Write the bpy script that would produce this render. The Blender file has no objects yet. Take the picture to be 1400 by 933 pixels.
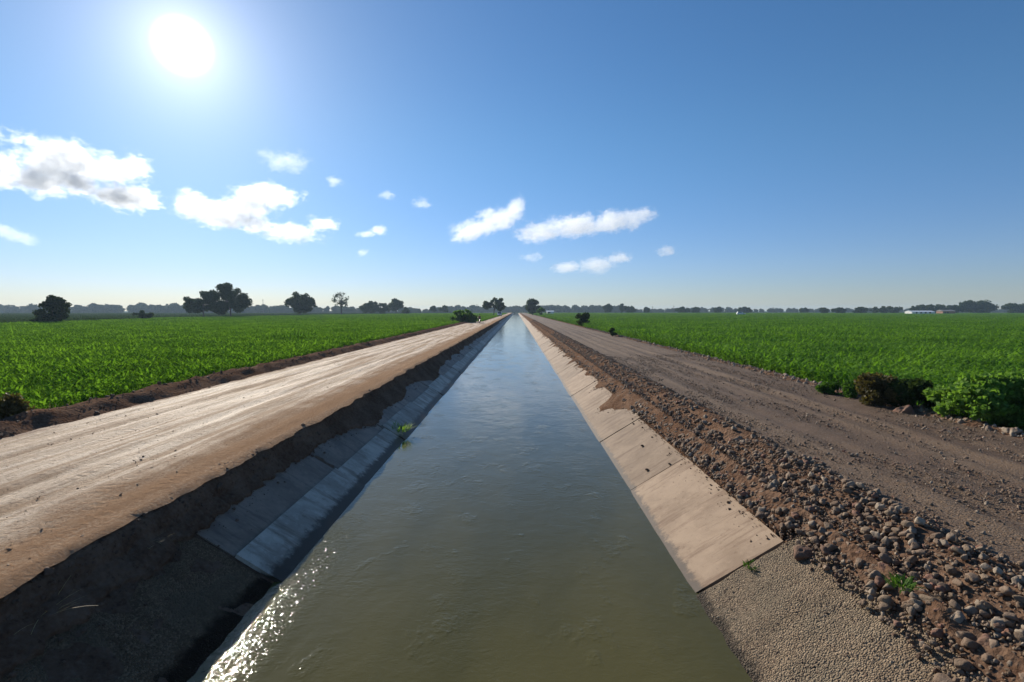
import bpy, bmesh, math, random
import numpy as np
from mathutils import Vector, Matrix, Euler, noise

random.seed(7)
rng = np.random.default_rng(7)
S = bpy.context.scene
COL = S.collection

# ------------------------------------------------------------------ camera
CAM_H = 2.58
F = 700.0
cam_d = bpy.data.cameras.new('camera')
cam_d.sensor_width = 36.0
cam_d.lens = 18.0
cam_d.clip_start = 0.05
cam_d.clip_end = 40000
cam = bpy.data.objects.new('camera', cam_d)
COL.objects.link(cam)
cam.location = (0, 0, CAM_H)
cam.rotation_euler = (math.radians(90 - 3.39), 0, math.radians(0.49))
S.camera = cam
CAMR = cam.rotation_euler.to_matrix()


def ray(px, py):
    return CAMR @ Vector(((px - 700) / F, (466.5 - py) / F, -1.0))


def at_z(px, py, z):
    d = ray(px, py)
    return Vector((0, 0, CAM_H)) + d * ((z - CAM_H) / d.z)


def at_y(px, py, Y):
    d = ray(px, py)
    return Vector((0, 0, CAM_H)) + d * (Y / d.y)


# ------------------------------------------------------------------ node helpers
class NT:
    def __init__(self, tree):
        self.t = tree
        self.n = tree.nodes
        self.l = tree.links

    def new(self, typ, **kw):
        n = self.n.new(typ)
        for k, v in kw.items():
            if hasattr(n, k):
                setattr(n, k, v)
        return n

    def put(self, sock, v):
        if isinstance(v, bpy.types.NodeSocket):
            self.l.new(v, sock)
        elif v is not None:
            if hasattr(sock.default_value, '__len__') and not hasattr(v, '__len__'):
                sock.default_value = (v,) * len(sock.default_value)
            elif hasattr(sock.default_value, '__len__') and len(sock.default_value) == 4 and len(v) == 3:
                sock.default_value = (*v, 1)
            else:
                sock.default_value = v

    def math(self, op, a, b=None, c=None, clamp=False):
        n = self.new('ShaderNodeMath', operation=op, use_clamp=clamp)
        self.put(n.inputs[0], a)
        if b is not None: self.put(n.inputs[1], b)
        if c is not None: self.put(n.inputs[2], c)
        return n.outputs[0]

    def vmath(self, op, a, b=None):
        n = self.new('ShaderNodeVectorMath', operation=op)
        self.put(n.inputs[0], a)
        if b is not None: self.put(n.inputs[1], b)
        return n.outputs['Value'] if op in ('DOT_PRODUCT', 'LENGTH', 'DISTANCE') else n.outputs[0]

    def noise(self, vec, scale, detail=4, rough=0.55, dist=0.0):
        n = self.new('ShaderNodeTexNoise')
        self.put(n.inputs['Vector'], vec)
        n.inputs['Scale'].default_value = scale
        n.inputs['Detail'].default_value = detail
        n.inputs['Roughness'].default_value = rough
        n.inputs['Distortion'].default_value = dist
        return n.outputs['Fac']

    def voro(self, vec, scale, feature='F1', out='Distance'):
        n = self.new('ShaderNodeTexVoronoi', feature=feature)
        self.put(n.inputs['Vector'], vec)
        n.inputs['Scale'].default_value = scale
        return n.outputs[out]

    def mapr(self, v, a, b, c=0.0, d=1.0, smooth=True):
        n = self.new('ShaderNodeMapRange')
        n.interpolation_type = 'SMOOTHSTEP' if smooth else 'LINEAR'
        self.put(n.inputs[0], v)
        for i, x in enumerate((a, b, c, d)):
            self.put(n.inputs[1 + i], x)
        return n.outputs[0]

    def mix(self, f, a, b, mode='MIX'):
        n = self.new('ShaderNodeMix', data_type='RGBA', blend_type=mode)
        n.clamp_result = False
        self.put(n.inputs[0], f)
        self.put(n.inputs[6], a)
        self.put(n.inputs[7], b)
        return n.outputs[2]

    def scale(self, vec, s):
        return self.vmath('MULTIPLY', vec, s)

    def bump(self, h, strength, dist, normal=None):
        n = self.new('ShaderNodeBump')
        n.inputs['Strength'].default_value = strength
        n.inputs['Distance'].default_value = dist
        self.put(n.inputs['Height'], h)
        if normal is not None: self.put(n.inputs['Normal'], normal)
        return n.outputs[0]


def mat(name):
    m = bpy.data.materials.new(name)
    m.use_nodes = True
    t = NT(m.node_tree)
    b = t.n['Principled BSDF']
    return m, t, b


def simple(name, col, rough=0.6, metal=0.0, spec=0.4):
    m, t, b = mat(name)
    g = t.new('ShaderNodeNewGeometry').outputs['Position']
    f = t.noise(g, 9.0, 3)
    c = t.mix(t.mapr(f, .3, .7), tuple(x * .8 for x in col), tuple(min(1, x * 1.15) for x in col))
    t.put(b.inputs['Base Color'], c)
    b.inputs['Roughness'].default_value = rough
    b.inputs['Metallic'].default_value = metal
    b.inputs['Specular IOR Level'].default_value = spec
    return m


# ------------------------------------------------------------------ object helpers
def link(name, me, m=None, parent=None):
    o = bpy.data.objects.new(name, me)
    COL.objects.link(o)
    if m is not None:
        for q in (m if isinstance(m, (list, tuple)) else [m]):
            o.data.materials.append(q)
    if parent is not None: o.parent = parent
    return o


def tag(o, label=None, cat=None, group=None, kind=None):
    if label: o['label'] = label
    if cat: o['category'] = cat
    if group: o['group'] = group
    if kind: o['kind'] = kind
    return o


def empty(name, loc, rz=0.0):
    o = bpy.data.objects.new(name, None)
    COL.objects.link(o)
    o.location = loc
    o.rotation_euler = (0, 0, rz)
    o.empty_display_size = .2
    return o


def mesh_from(name, v, f, smooth=False):
    me = bpy.data.meshes.new(name)
    if isinstance(v, np.ndarray) and isinstance(f, np.ndarray):
        k = f.shape[1]
        me.vertices.add(len(v))
        me.vertices.foreach_set('co', v.astype(np.float32).ravel())
        me.loops.add(f.size)
        me.loops.foreach_set('vertex_index', f.astype(np.int32).ravel())
        me.polygons.add(len(f))
        me.polygons.foreach_set('loop_start', np.arange(0, f.size, k, dtype=np.int32))
        me.polygons.foreach_set('loop_total', np.full(len(f), k, dtype=np.int32))
        me.update(calc_edges=True)
    else:
        me.from_pydata([tuple(x) for x in v], [], [tuple(x) for x in f])
        me.update()
    if smooth:
        me.polygons.foreach_set('use_smooth', np.ones(len(me.polygons), dtype=bool))
    return me


def grid_faces(nr, nc):
    i = np.arange(nr - 1)[:, None] * nc + np.arange(nc - 1)[None, :]
    i = i.ravel()
    return np.stack([i, i + 1, i + nc + 1, i + nc], 1)


def bm_box(bm, c, s, rot=None, bev=0.0):
    r = bmesh.ops.create_cube(bm, size=1.0)
    vs = r['verts']
    M = Matrix.Translation(c) @ (rot.to_matrix().to_4x4() if rot else Matrix.Identity(4)) @ Matrix.Diagonal((*s, 1))
    bmesh.ops.transform(bm, matrix=M, verts=vs)
    if bev > 0:
        es = list({e for v in vs for e in v.link_edges})
        bmesh.ops.bevel(bm, geom=es, offset=bev, segments=2, affect='EDGES', profile=.5)


def bm_tube(bm, pts, rad, seg=8, cap=True):
    rings = []
    n = len(pts)
    for i, p in enumerate(pts):
        p = Vector(p)
        a = Vector(pts[max(0, i - 1)])
        b = Vector(pts[min(n - 1, i + 1)])
        d = (b - a).normalized()
        u = d.orthogonal().normalized()
        if i and abs((u.dot(d))) < .99:
            u = (pu - d * pu.dot(d)).normalized() if (pu - d * pu.dot(d)).length > 1e-4 else u
        pu = u
        w = d.cross(u)
        r = rad[i] if hasattr(rad, '__len__') else rad
        rings.append([bm.verts.new(p + (u * math.cos(t) + w * math.sin(t)) * r)
                      for t in [2 * math.pi * k / seg for k in range(seg)]])
    for a, b in zip(rings, rings[1:]):
        for k in range(seg):
            bm.faces.new((a[k], a[(k + 1) % seg], b[(k + 1) % seg], b[k]))
    if cap:
        bm.faces.new(list(reversed(rings[0])))
        bm.faces.new(rings[-1])


def bm_obj(name, bm, m, parent=None, smooth=False):
    bmesh.ops.recalc_face_normals(bm, faces=bm.faces)
    me = bpy.data.meshes.new(name)
    bm.to_mesh(me)
    bm.free()
    if smooth:
        me.polygons.foreach_set('use_smooth', np.ones(len(me.polygons), dtype=bool))
    return link(name, me, m, parent)


def fbm(x, y, z=0.0, o=4):
    return noise.fractal(Vector((x, y, z)), 0.9, 2.1, o)


# scatter of prototype objects on points (only for uncountable stuff)
def scatter(name, pts, rots, scls, idx, protos, m=None):
    me = bpy.data.meshes.new(name)
    pts = np.asarray(pts, np.float32)
    me.vertices.add(len(pts))
    me.vertices.foreach_set('co', pts.ravel())
    for nm, arr in (('rot', rots), ('scl', scls)):
        a = me.attributes.new(nm, 'FLOAT_VECTOR', 'POINT')
        a.data.foreach_set('vector', np.asarray(arr, np.float32).ravel())
    a = me.attributes.new('idx', 'INT', 'POINT')
    a.data.foreach_set('value', np.asarray(idx, np.int32))
    me.update()
    o = link(name, me)
    g = bpy.data.node_groups.new(name + '_nodes', 'GeometryNodeTree')
    g.interface.new_socket('Geometry', in_out='INPUT', socket_type='NodeSocketGeometry')
    g.interface.new_socket('Geometry', in_out='OUTPUT', socket_type='NodeSocketGeometry')
    gi = g.nodes.new('NodeGroupInput')
    go = g.nodes.new('NodeGroupOutput')
    iop = g.nodes.new('GeometryNodeInstanceOnPoints')
    g2i = g.nodes.new('GeometryNodeGeometryToInstance')
    for p in reversed(protos):
        oi = g.nodes.new('GeometryNodeObjectInfo')
        oi.inputs['Object'].default_value = p
        oi.inputs['As Instance'].default_value = False
        g.links.new(oi.outputs['Geometry'], g2i.inputs[0])
    g.links.new(gi.outputs[0], iop.inputs['Points'])
    g.links.new(g2i.outputs[0], iop.inputs['Instance'])
    iop.inputs['Pick Instance'].default_value = True

    def attr(nm, dt):
        n = g.nodes.new('GeometryNodeInputNamedAttribute')
        n.data_type = dt
        n.inputs['Name'].default_value = nm
        return [s for s in n.outputs if s.enabled and s.name == 'Attribute'][0]
    g.links.new(attr('idx', 'INT'), iop.inputs['Instance Index'])
    e2r = g.nodes.new('FunctionNodeEulerToRotation')
    g.links.new(attr('rot', 'FLOAT_VECTOR'), e2r.inputs[0])
    g.links.new(e2r.outputs[0], iop.inputs['Rotation'])
    g.links.new(attr('scl', 'FLOAT_VECTOR'), iop.inputs['Scale'])
    g.links.new(iop.outputs[0], go.inputs[0])
    md = o.modifiers.new('scatter', 'NODES')
    md.node_group = g
    return o


def proto(name, me, m):
    o = bpy.data.objects.new(name, me)
    for q in (m if isinstance(m, (list, tuple)) else [m]):
        me.materials.append(q)
    return o


# ------------------------------------------------------------------ light and sky
SUN_AZ, SUN_EL = math.radians(-32.4), math.radians(23.0)
sd = Vector((math.sin(SUN_AZ) * math.cos(SUN_EL), math.cos(SUN_AZ) * math.cos(SUN_EL), math.sin(SUN_EL)))
ld = bpy.data.lights.new('sun', 'SUN')
ld.energy = 5.0
ld.angle = math.radians(0.53)
ld.color = (1.0, 0.91, 0.77)
lo = bpy.data.objects.new('sun', ld)
COL.objects.link(lo)
lo.rotation_euler = (-sd).to_track_quat('-Z', 'Y').to_euler()

W = bpy.data.worlds.new('World')
S.world = W
W.use_nodes = True
wt = NT(W.node_tree)
bg = wt.n['Background']
sky = wt.new('ShaderNodeTexSky')
sky.sky_type = 'NISHITA'
sky.sun_disc = False
sky.sun_elevation = SUN_EL
sky.sun_rotation = SUN_AZ
sky.altitude = 0
sky.air_density = 1.0
sky.dust_density = 0.08
sky.ozone_density = 1.6
gen = wt.new('ShaderNodeTexCoord').outputs['Generated']
_sz = wt.new('ShaderNodeSeparateXYZ')
wt.put(_sz.inputs[0], wt.vmath('NORMALIZE', gen))
sep_z = _sz.outputs[2]
dn = wt.vmath('DOT_PRODUCT', wt.vmath('NORMALIZE', gen), tuple(sd))
ang = wt.math('MULTIPLY', wt.math('ARCCOSINE', wt.math('MINIMUM', dn, 0.999999)), 57.29578)
core = wt.mapr(ang, 2.6, 0.8, 0, 14.0)
g1 = wt.math('MULTIPLY', wt.math('EXPONENT', wt.math('MULTIPLY', ang, -1 / 3.2)), 10.0)
g2 = wt.math('MULTIPLY', wt.math('EXPONENT', wt.math('MULTIPLY', ang, -1 / 13.0)), 2.0)
glow = wt.math('ADD', wt.math('ADD', core, g1), g2)
hs = wt.new('ShaderNodeHueSaturation')
wt.put(hs.inputs['Color'], sky.outputs[0])
hs.inputs['Saturation'].default_value = 1.2
SKY_TINT = (0.78, 0.98, 1.14)
tint = wt.mix(1.0, hs.outputs[0], SKY_TINT, 'MULTIPLY')
vm = wt.new('ShaderNodeVectorMath', operation='SCALE')
vm.inputs[0].default_value = (1.0, 0.97, 0.98)
wt.put(vm.inputs['Scale'], glow)
elev = wt.mapr(sep_z, 0.0, 0.34)
tint = wt.mix(1.0, tint, wt.mix(elev, (.76, .71, .96), (1, 1, 1)), 'MULTIPLY')
tot = wt.mix(1.0, tint, vm.outputs[0], 'ADD')
wt.put(bg.inputs['Color'], tot)
bg.inputs['Strength'].default_value = 0.076

S.view_settings.view_transform = 'Standard'
S.view_settings.look = 'None'
S.view_settings.exposure = 0.35
S.view_settings.gamma = 1.0
S.render.engine = 'CYCLES'
S.cycles.volume_bounces = 8
S.cycles.max_bounces = 10
S.cycles.transparent_max_bounces = 8
S.cycles.use_denoising = True
S.cycles.sample_clamp_indirect = 6.0
S.cycles.volume_max_steps = 256


# ------------------------------------------------------------------ materials
def pos_nodes(t):
    return t.new('ShaderNodeNewGeometry').outputs['Position']


def sep(t, v):
    n = t.new('ShaderNodeSeparateXYZ')
    t.put(n.inputs[0], v)
    return n.outputs


def make_ground():
    m, t, b = mat('reddish soil')
    P = pos_nodes(t)
    x, y, z = sep(t, P)
    n1 = t.noise(P, 1.3, 5)
    n2 = t.noise(P, 14.0, 6, .65)
    n3 = t.noise(P, .05, 4)
    soil = t.mix(t.mapr(n1, .35, .65), (.120, .068, .043), (.190, .118, .078))
    soil = t.mix(t.mapr(n2, .45, .75, 0, .6), soil, (.215, .148, .106))
    soil = t.mix(t.mapr(n2, .48, .30, 0, .7), soil, (.065, .036, .024))
    field = t.mix(t.mapr(n3, .4, .6), (.035, .065, .022), (.062, .085, .034))
    ax = t.math('ABSOLUTE', t.math('ADD', x, -1.0))
    far = t.mapr(ax, 30, 45)
    far2 = t.mapr(y, 600, 700)
    t.put(b.inputs['Base Color'], t.mix(t.math('MAXIMUM', far, far2), soil, field))
    b.inputs['Roughness'].default_value = .95
    b.inputs['Specular IOR Level'].default_value = .0
    h = t.math('ADD', t.math('MULTIPLY', t.noise(P, 9, 8, .7), 1.0), t.math('MULTIPLY', t.voro(P, 16), .5))
    t.put(b.inputs['Normal'], t.bump(h, .9, .07))
    return m


def make_dirt_road():
    m, t, b = mat('pale packed dirt')
    P = pos_nodes(t)
    x, y, z = sep(t, P)
    st = t.noise(t.scale(P, (2.6, .10, 1)), 1.0, 7, .68)
    st2 = t.noise(t.scale(P, (8.0, .22, 1)), 1.0, 6, .66)
    n2 = t.noise(P, 22, 6, .7)
    n3 = t.noise(P, .9, 4)
    c = t.mix(t.mapr(st, .38, .62), (.45, .30, .182), (.76, .60, .44))
    c = t.mix(t.mapr(st2, .56, .74, 0, .5), c, (.30, .20, .13))
    n5 = t.noise(t.scale(P, (30, 12, 1)), 1.0, 4, .7)
    c = t.mix(t.mapr(n2, .50, .70, 0, .7), c, (.27, .17, .105))
    c = t.mix(t.mapr(n5, .55, .70, 0, .6), c, (.22, .135, .08))
    c = t.mix(t.mapr(n3, .5, .75, 0, .3), c, (.62, .50, .39))
    n6 = t.noise(P, 5.5, 9, .78)
    c = t.mix(t.mapr(n6, .50, .62, 0, .55), c, (.43, .28, .175))
    c = t.mix(t.mapr(n6, .48, .38, 0, .35), c, (.70, .55, .41))
    # browner loose soil along the canal edge and outer edge
    wob = t.math('ADD', x, t.math('MULTIPLY', t.math('ADD', n3, -.5), 1.4))
    edge = t.mapr(wob, -6.6, -5.2)
    c = t.mix(t.math('MULTIPLY', edge, t.mapr(n2, .3, .6, .5, 1)), c, (.40, .25, .15))
    c = t.mix(t.mapr(wob, -9.9, -10.5, 0, .8), c, (.22, .12, .075))
    t.put(b.inputs['Base Color'], c)
    b.inputs['Roughness'].default_value = .7
    t.put(b.inputs['Specular IOR Level'], t.math('MULTIPLY', t.mapr(st, .40, .66, .03, .26), t.mapr(wob, -5.6, -6.6)))
    # tyre tread prints: short transverse ridges inside long track bands
    trw = t.noise(t.scale(P, (3.5, 2.0, 1)), 1.0, 2)
    tr = t.math('SINE', t.math('MULTIPLY', t.math('ADD', y, t.math('MULTIPLY', t.noise(P, 2.5, 3), .35)), 34.0))
    band = t.mapr(st2, .50, .60)
    h = t.math('MULTIPLY', t.math('MULTIPLY', tr, t.math('MULTIPLY', band, t.mapr(trw, .42, .6))), .5)
    h = t.math('ADD', h, t.math('MULTIPLY', n5, 1.3))
    h = t.math('ADD', h, t.math('MULTIPLY', st2, .6))
    h = t.math('ADD', h, t.math('MULTIPLY', n2, 1.0))
    h = t.math('ADD', h, t.math('MULTIPLY', n6, 2.0))
    t.put(b.inputs['Normal'], t.bump(h, .9, .04))
    return m


def make_gravel_road():
    m, t, b = mat('grey brown gravel')
    P = pos_nodes(t)
    x, y, z = sep(t, P)
    st = t.noise(t.scale(P, (1.5, .04, 1)), 1.0, 5, .6)
    v = t.voro(P, 44, out='Color')
    vd = t.voro(P, 44)
    n2 = t.noise(P, 40, 5, .7)
    n3 = t.noise(P, 1.1, 5)
    c = t.mix(t.mapr(st, .38, .62), (.108, .062, .033), (.178, .112, .062))
    sv = sep(t, v)
    c = t.mix(t.mapr(sv[0], .55, 1, 0, .55), c, (.21, .165, .125))
    c = t.mix(t.mapr(sv[1], .6, 1, 0, .6), c, (.055, .045, .04))
    c = t.mix(t.mapr(n3, .5, .7, 0, .5), c, (.17, .105, .065))
    c = t.mix(t.mapr(n2, .5, .8, 0, .4), c, (.26, .185, .13))
    t.put(b.inputs['Base Color'], c)
    b.inputs['Roughness'].default_value = .8
    b.inputs['Specular IOR Level'].default_value = .3
    h = t.math('ADD', t.math('MULTIPLY', vd, -1.0), t.math('MULTIPLY', st, 3.5))
    h = t.math('ADD', h, t.math('MULTIPLY', t.noise(P, 18, 8, .8), 1.8))
    t.put(b.inputs['Normal'], t.bump(h, .7, .024))
    return m


def make_concrete(name, ca, cb, stain, wet=(-1.04, -1.13), pebbly=0.0, rough=.7, seed=0.0, spec=.35):
    m, t, b = mat(name)
    P0 = pos_nodes(t)
    x, y, z = sep(t, P0)
    P = t.vmath('ADD', P0, (seed * 7.3, seed * 3.1, 0))
    info = t.new('ShaderNodeObjectInfo')
    n1 = t.noise(P, 1.1, 6, .62, .4)
    n2 = t.noise(P, 7, 6, .65)
    n3 = t.noise(P, 55, 4, .7)
    runs = t.noise(t.scale(P, (.7, 4.2, .7)), 1.0, 6, .68)
    c = t.mix(t.mapr(n1, .35, .65), ca, cb)
    c = t.mix(t.mapr(n2, .5, .75, 0, .45), c, tuple(q * 1.25 for q in cb))
    c = t.mix(t.mapr(n2, .45, .28, 0, .55), c, stain)
    c = t.mix(t.mapr(runs, .50, .66, 0, .7), c, stain)
    c = t.mix(t.mapr(n3, .55, .75, 0, .45), c, tuple(q * .55 for q in ca))
    br = t.mapr(info.outputs['Random'], 0, 1, .82, 1.12, False)
    hsv = t.new('ShaderNodeHueSaturation')
    t.put(hsv.inputs['Color'], c)
    t.put(hsv.inputs['Value'], br)
    c = hsv.outputs[0]
    if pebbly:
        v = t.voro(P, 52, out='Color')
        vd = t.voro(P, 52)
        sv = sep(t, v)
        c = t.mix(t.mapr(sv[0], .2, 1, 0, .6), c, tuple(q * .55 for q in ca))
        c = t.mix(t.mapr(sv[1], .55, 1, 0, .5), c, tuple(min(.6, q * 1.5) for q in cb))
        c = t.mix(t.mapr(n1, .42, .64, 0, .6), c, (ca[0] * .75, ca[1] * .85, ca[2] * .9))
    if wet:
        lvl = t.math('ADD', z, t.math('MULTIPLY', t.math('ADD', n2, -.5), .16))
        w = t.mapr(lvl, wet[0], wet[1])
        c = t.mix(w, c, tuple(q * .35 for q in stain))
        t.put(b.inputs['Roughness'], t.mapr(w, 0, 1, rough, max(.5, rough - .15), False))
    else:
        b.inputs['Roughness'].default_value = rough
    b.inputs['Specular IOR Level'].default_value = spec
    t.put(b.inputs['Base Color'], c)
    h = t.math('ADD', t.math('MULTIPLY', n2, .5), t.math('MULTIPLY', n3, .5 + pebbly * .3))
    if pebbly:
        h = t.math('ADD', h, t.math('MULTIPLY', vd, -1.6))
    t.put(b.inputs['Normal'], t.bump(h, .5 + pebbly * .4, .012 + pebbly * .03))
    return m


def make_water():
    m, t, b = mat('muddy canal water')
    P = pos_nodes(t)
    x, y, z = sep(t, P)
    n0 = t.noise(t.scale(P, (.5, .18, 1)), 1.0, 4)
    c = t.mix(t.mapr(n0, .35, .65), (.074, .066, .018), (.096, .083, .024))
    t.put(b.inputs['Base Color'], c)
    b.inputs['IOR'].default_value = 1.333
    b.inputs['Specular IOR Level'].default_value = .5
    b.inputs['Roughness'].default_value = .05
    # ripples: streaming wavelets, slow swirls and patches of small chop
    w1 = t.noise(t.scale(P, (1.5, 1.3, 1)), 1.1, 2, .5, .5)
    w2 = t.noise(t.scale(P, (2.2, 3.4, 1)), 2.2, 4, .6, .7)
    w3 = t.noise(t.scale(P, (6.0, 10.0, 1)), 1.5, 3, .6, .8)
    patch = t.mapr(t.noise(t.scale(P, (.9, .5, 1)), 1.0, 3), .44, .68, .35, .85)
    w4 = t.noise(t.scale(P, (14, 18, 1)), 1.0, 2, .6, .4)
    rif = t.mapr(t.noise(t.scale(P, (1.6, 1.1, 1)), 1.0, 4, .6), .57, .68)
    chop = t.math('MULTIPLY', t.mapr(x, -2.5, -2.85), t.mapr(y, 10.5, 7.5))
    h = t.math('MULTIPLY', w1, .22)
    h = t.math('ADD', h, t.math('MULTIPLY', t.math('MULTIPLY', w2, patch), .17))
    h = t.math('ADD', h, t.math('MULTIPLY', t.math('MULTIPLY', w3, t.math('ADD', t.math('MULTIPLY', patch, .10), t.math('MULTIPLY', chop, .18))), 1.0))
    h = t.math('ADD', h, t.math('MULTIPLY', w4, t.math('ADD', t.math('MULTIPLY', chop, .115), t.math('MULTIPLY', rif, .17))))
    t.put(b.inputs['Normal'], t.bump(h, 1.0, .042))
    return m


def make_leaf(name, ca, cb, trans=.45, rough=.45, spec=.15):
    m, t, b = mat(name)
    info = t.new('ShaderNodeObjectInfo')
    P = pos_nodes(t)
    n = t.noise(P, .22, 5)
    n2 = t.noise(P, 16.0, 2)
    f = t.math('ADD', t.math('MULTIPLY', n, .45), t.math('MULTIPLY', n2, .55))
    c = t.mix(t.mapr(f, .36, .60), ca, cb)
    t.put(b.inputs['Base Color'], c)
    b.inputs['Roughness'].default_value = rough
    b.inputs['Specular IOR Level'].default_value = spec
    tr = t.new('ShaderNodeBsdfTranslucent')
    tc = t.mix(.5, c, (.30, .42, .03), 'MIX')
    t.put(tr.inputs['Color'], t.mix(1.0, c, (1.5, 1.55, .75), 'MULTIPLY'))
    mx = t.new('ShaderNodeMixShader')
    mx.inputs[0].default_value = trans
    t.l.new(b.outputs[0], mx.inputs[1])
    t.l.new(tr.outputs[0], mx.inputs[2])
    t.l.new(mx.outputs[0], t.n['Material Output'].inputs['Surface'])
    return m


def make_stone(name, ca, cb):
    m, t, b = mat(name)
    info = t.new('ShaderNodeObjectInfo')
    o = t.new('ShaderNodeTexCoord').outputs['Object']
    P = t.vmath('ADD', pos_nodes(t), (0, 0, 0))
    n = t.noise(P, 20, 5, .7)
    n2 = t.noise(P, 4, 3)
    c = t.mix(info.outputs['Random'], ca, cb)
    c = t.mix(t.mapr(n, .45, .75, 0, .6), c, tuple(min(.5, q * 1.5) for q in cb))
    c = t.mix(t.mapr(n2, .42, .62, 0, .75), c, (.16, .10, .064))
    t.put(b.inputs['Base Color'], c)
    b.inputs['Roughness'].default_value = .82
    b.inputs['Specular IOR Level'].default_value = .3
    t.put(b.inputs['Normal'], t.bump(t.noise(P, 32, 6, .75), .8, .02))
    return m


M_ground = make_ground()
M_dirt = make_dirt_road()
M_gravel = make_gravel_road()
M_water = make_water()
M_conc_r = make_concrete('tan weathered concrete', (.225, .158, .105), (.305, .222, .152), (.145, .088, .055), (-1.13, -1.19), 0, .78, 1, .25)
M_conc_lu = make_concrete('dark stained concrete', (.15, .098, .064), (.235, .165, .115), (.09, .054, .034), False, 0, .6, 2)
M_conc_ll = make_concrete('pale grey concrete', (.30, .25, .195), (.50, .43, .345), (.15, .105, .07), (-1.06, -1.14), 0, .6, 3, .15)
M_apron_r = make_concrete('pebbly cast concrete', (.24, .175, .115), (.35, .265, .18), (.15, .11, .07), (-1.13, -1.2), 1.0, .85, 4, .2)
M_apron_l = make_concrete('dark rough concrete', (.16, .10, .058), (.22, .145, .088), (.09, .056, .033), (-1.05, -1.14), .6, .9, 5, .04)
M_maize = make_leaf('maize leaf', (.036, .115, .011), (.145, .280, .032), .38, .7, .06)
M_crop_l = make_leaf('low crop leaf', (.036, .108, .011), (.150, .280, .030), .42, .85, .0)
M_crop_far = make_leaf('far field leaf', (.030, .060, .018), (.050, .085, .026), .3, .9, .0)
M_tree = make_leaf('tree leaf', (.022, .040, .014), (.045, .066, .022), .25, .8, .0)
M_tree_far = make_leaf('far tree leaf', (.025, .042, .018), (.045, .060, .028), .25, .8, .0)
M_bush = make_leaf('bush leaf', (.040, .095, .016), (.085, .165, .028), .4, .6, .08)
M_vine = make_leaf('creeper leaf', (.085, .175, .028), (.180, .300, .060), .45, .6, .08)
M_drybush = make_leaf('dry bush leaf', (.045, .045, .016), (.11, .085, .034), .35, .6)
M_dry = make_leaf('dry grass', (.25, .19, .10), (.40, .31, .17), .3, .6)
M_bark = simple('bark', (.085, .065, .05), .9)
M_stones = [make_stone('grey river stone', (.125, .085, .055), (.245, .180, .122)),
            make_stone('brown river stone', (.14, .095, .064), (.24, .17, .118)),
            make_stone('pale river stone', (.23, .18, .135), (.34, .27, .20)),
            make_stone('reddish stone', (.16, .085, .06), (.24, .12, .08))]
M_clod = make_stone('soil clod', (.075, .042, .028), (.13, .078, .05))


# ------------------------------------------------------------------ terrain
WZ = -1.22
LX, RX = -3.38, 2.47          # water edges
SK = 1.6                      # run per rise of the lined slopes
SQ = math.sqrt(1 + SK * SK)
PROF = [(-4000, -.40), (-60, -.38), (-12.6, -.36), (-12.1, -.28), (-11.6, .06), (-11.15, .25), (-10.8, .23), (-10.42, .04),
        (-10.25, -.012), (-10.0, -.16), (-5.1, -.16), (-4.84, -.03), (-4.76, -.05), (-4.68, -.20), (-4.60, -.46), (-1.5, -2.42), (.6, -2.44), (3.60, -.545), (3.80, -.42),
        (4.15, -.18), (4.55, .07), (4.8, .09), (5.05, -.012), (5.3, -.15), (9.8, -.15), (10.05, -.012), (10.3, .07), (10.8, .0), (11.4, -.28), (60, -.36), (4000, -.40)]
PX = np.array([p[0] for p in PROF])
PZ = np.array([p[1] for p in PROF])


def gz(x, y, n=True):
    z = float(np.interp(x, PX, PZ))
    if not n: return z
    if y < 140:
        if -12.4 < x < -10.35:
            a = .10
        elif -5.0 < x < -3.9:
            a = .03
        elif 3.3 < x < 5.2:
            a = .07
        elif 9.8 < x < 11.6:
            a = .07
        else:
            a = 0
        if a:
            z += a * fbm(x * 2.3, y * 1.6, 3, 4)
    return z


ys = [-30, -20, -12, -6, -2, 1]
y = 2.5
while y < 3800:
    ys.append(y)
    y += max(.09, y * .018)
ys.append(4000)
xs = sorted(set([-4000, -2000, -900, -400, -150, -60, -30, -18, -14] + list(np.arange(-12.6, -10.0, .1).round(3)) + list(np.arange(-10, -5.1, .7).round(3))
                + list(np.arange(-5.1, -3.8, .06).round(3)) + [-3.4, -3.0, -2.6, -2.25, -1.5, -.5, .6, 1.2, 1.6, 2.0, 2.5, 2.9, 3.1] + list(np.arange(3.2, 5.3, .08).round(3))
                + list(np.arange(5.5, 9.8, .8).round(3)) + list(np.arange(9.8, 11.6, .1).round(3)) + [13, 18, 30, 60, 150, 400, 900, 2000, 4000]))
V = np.array([(x, yy, gz(x, yy)) for yy in ys for x in xs])
tag(link('ground', mesh_from('ground', V, grid_faces(len(ys), len(xs)), True), M_ground), kind='structure')


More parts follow.
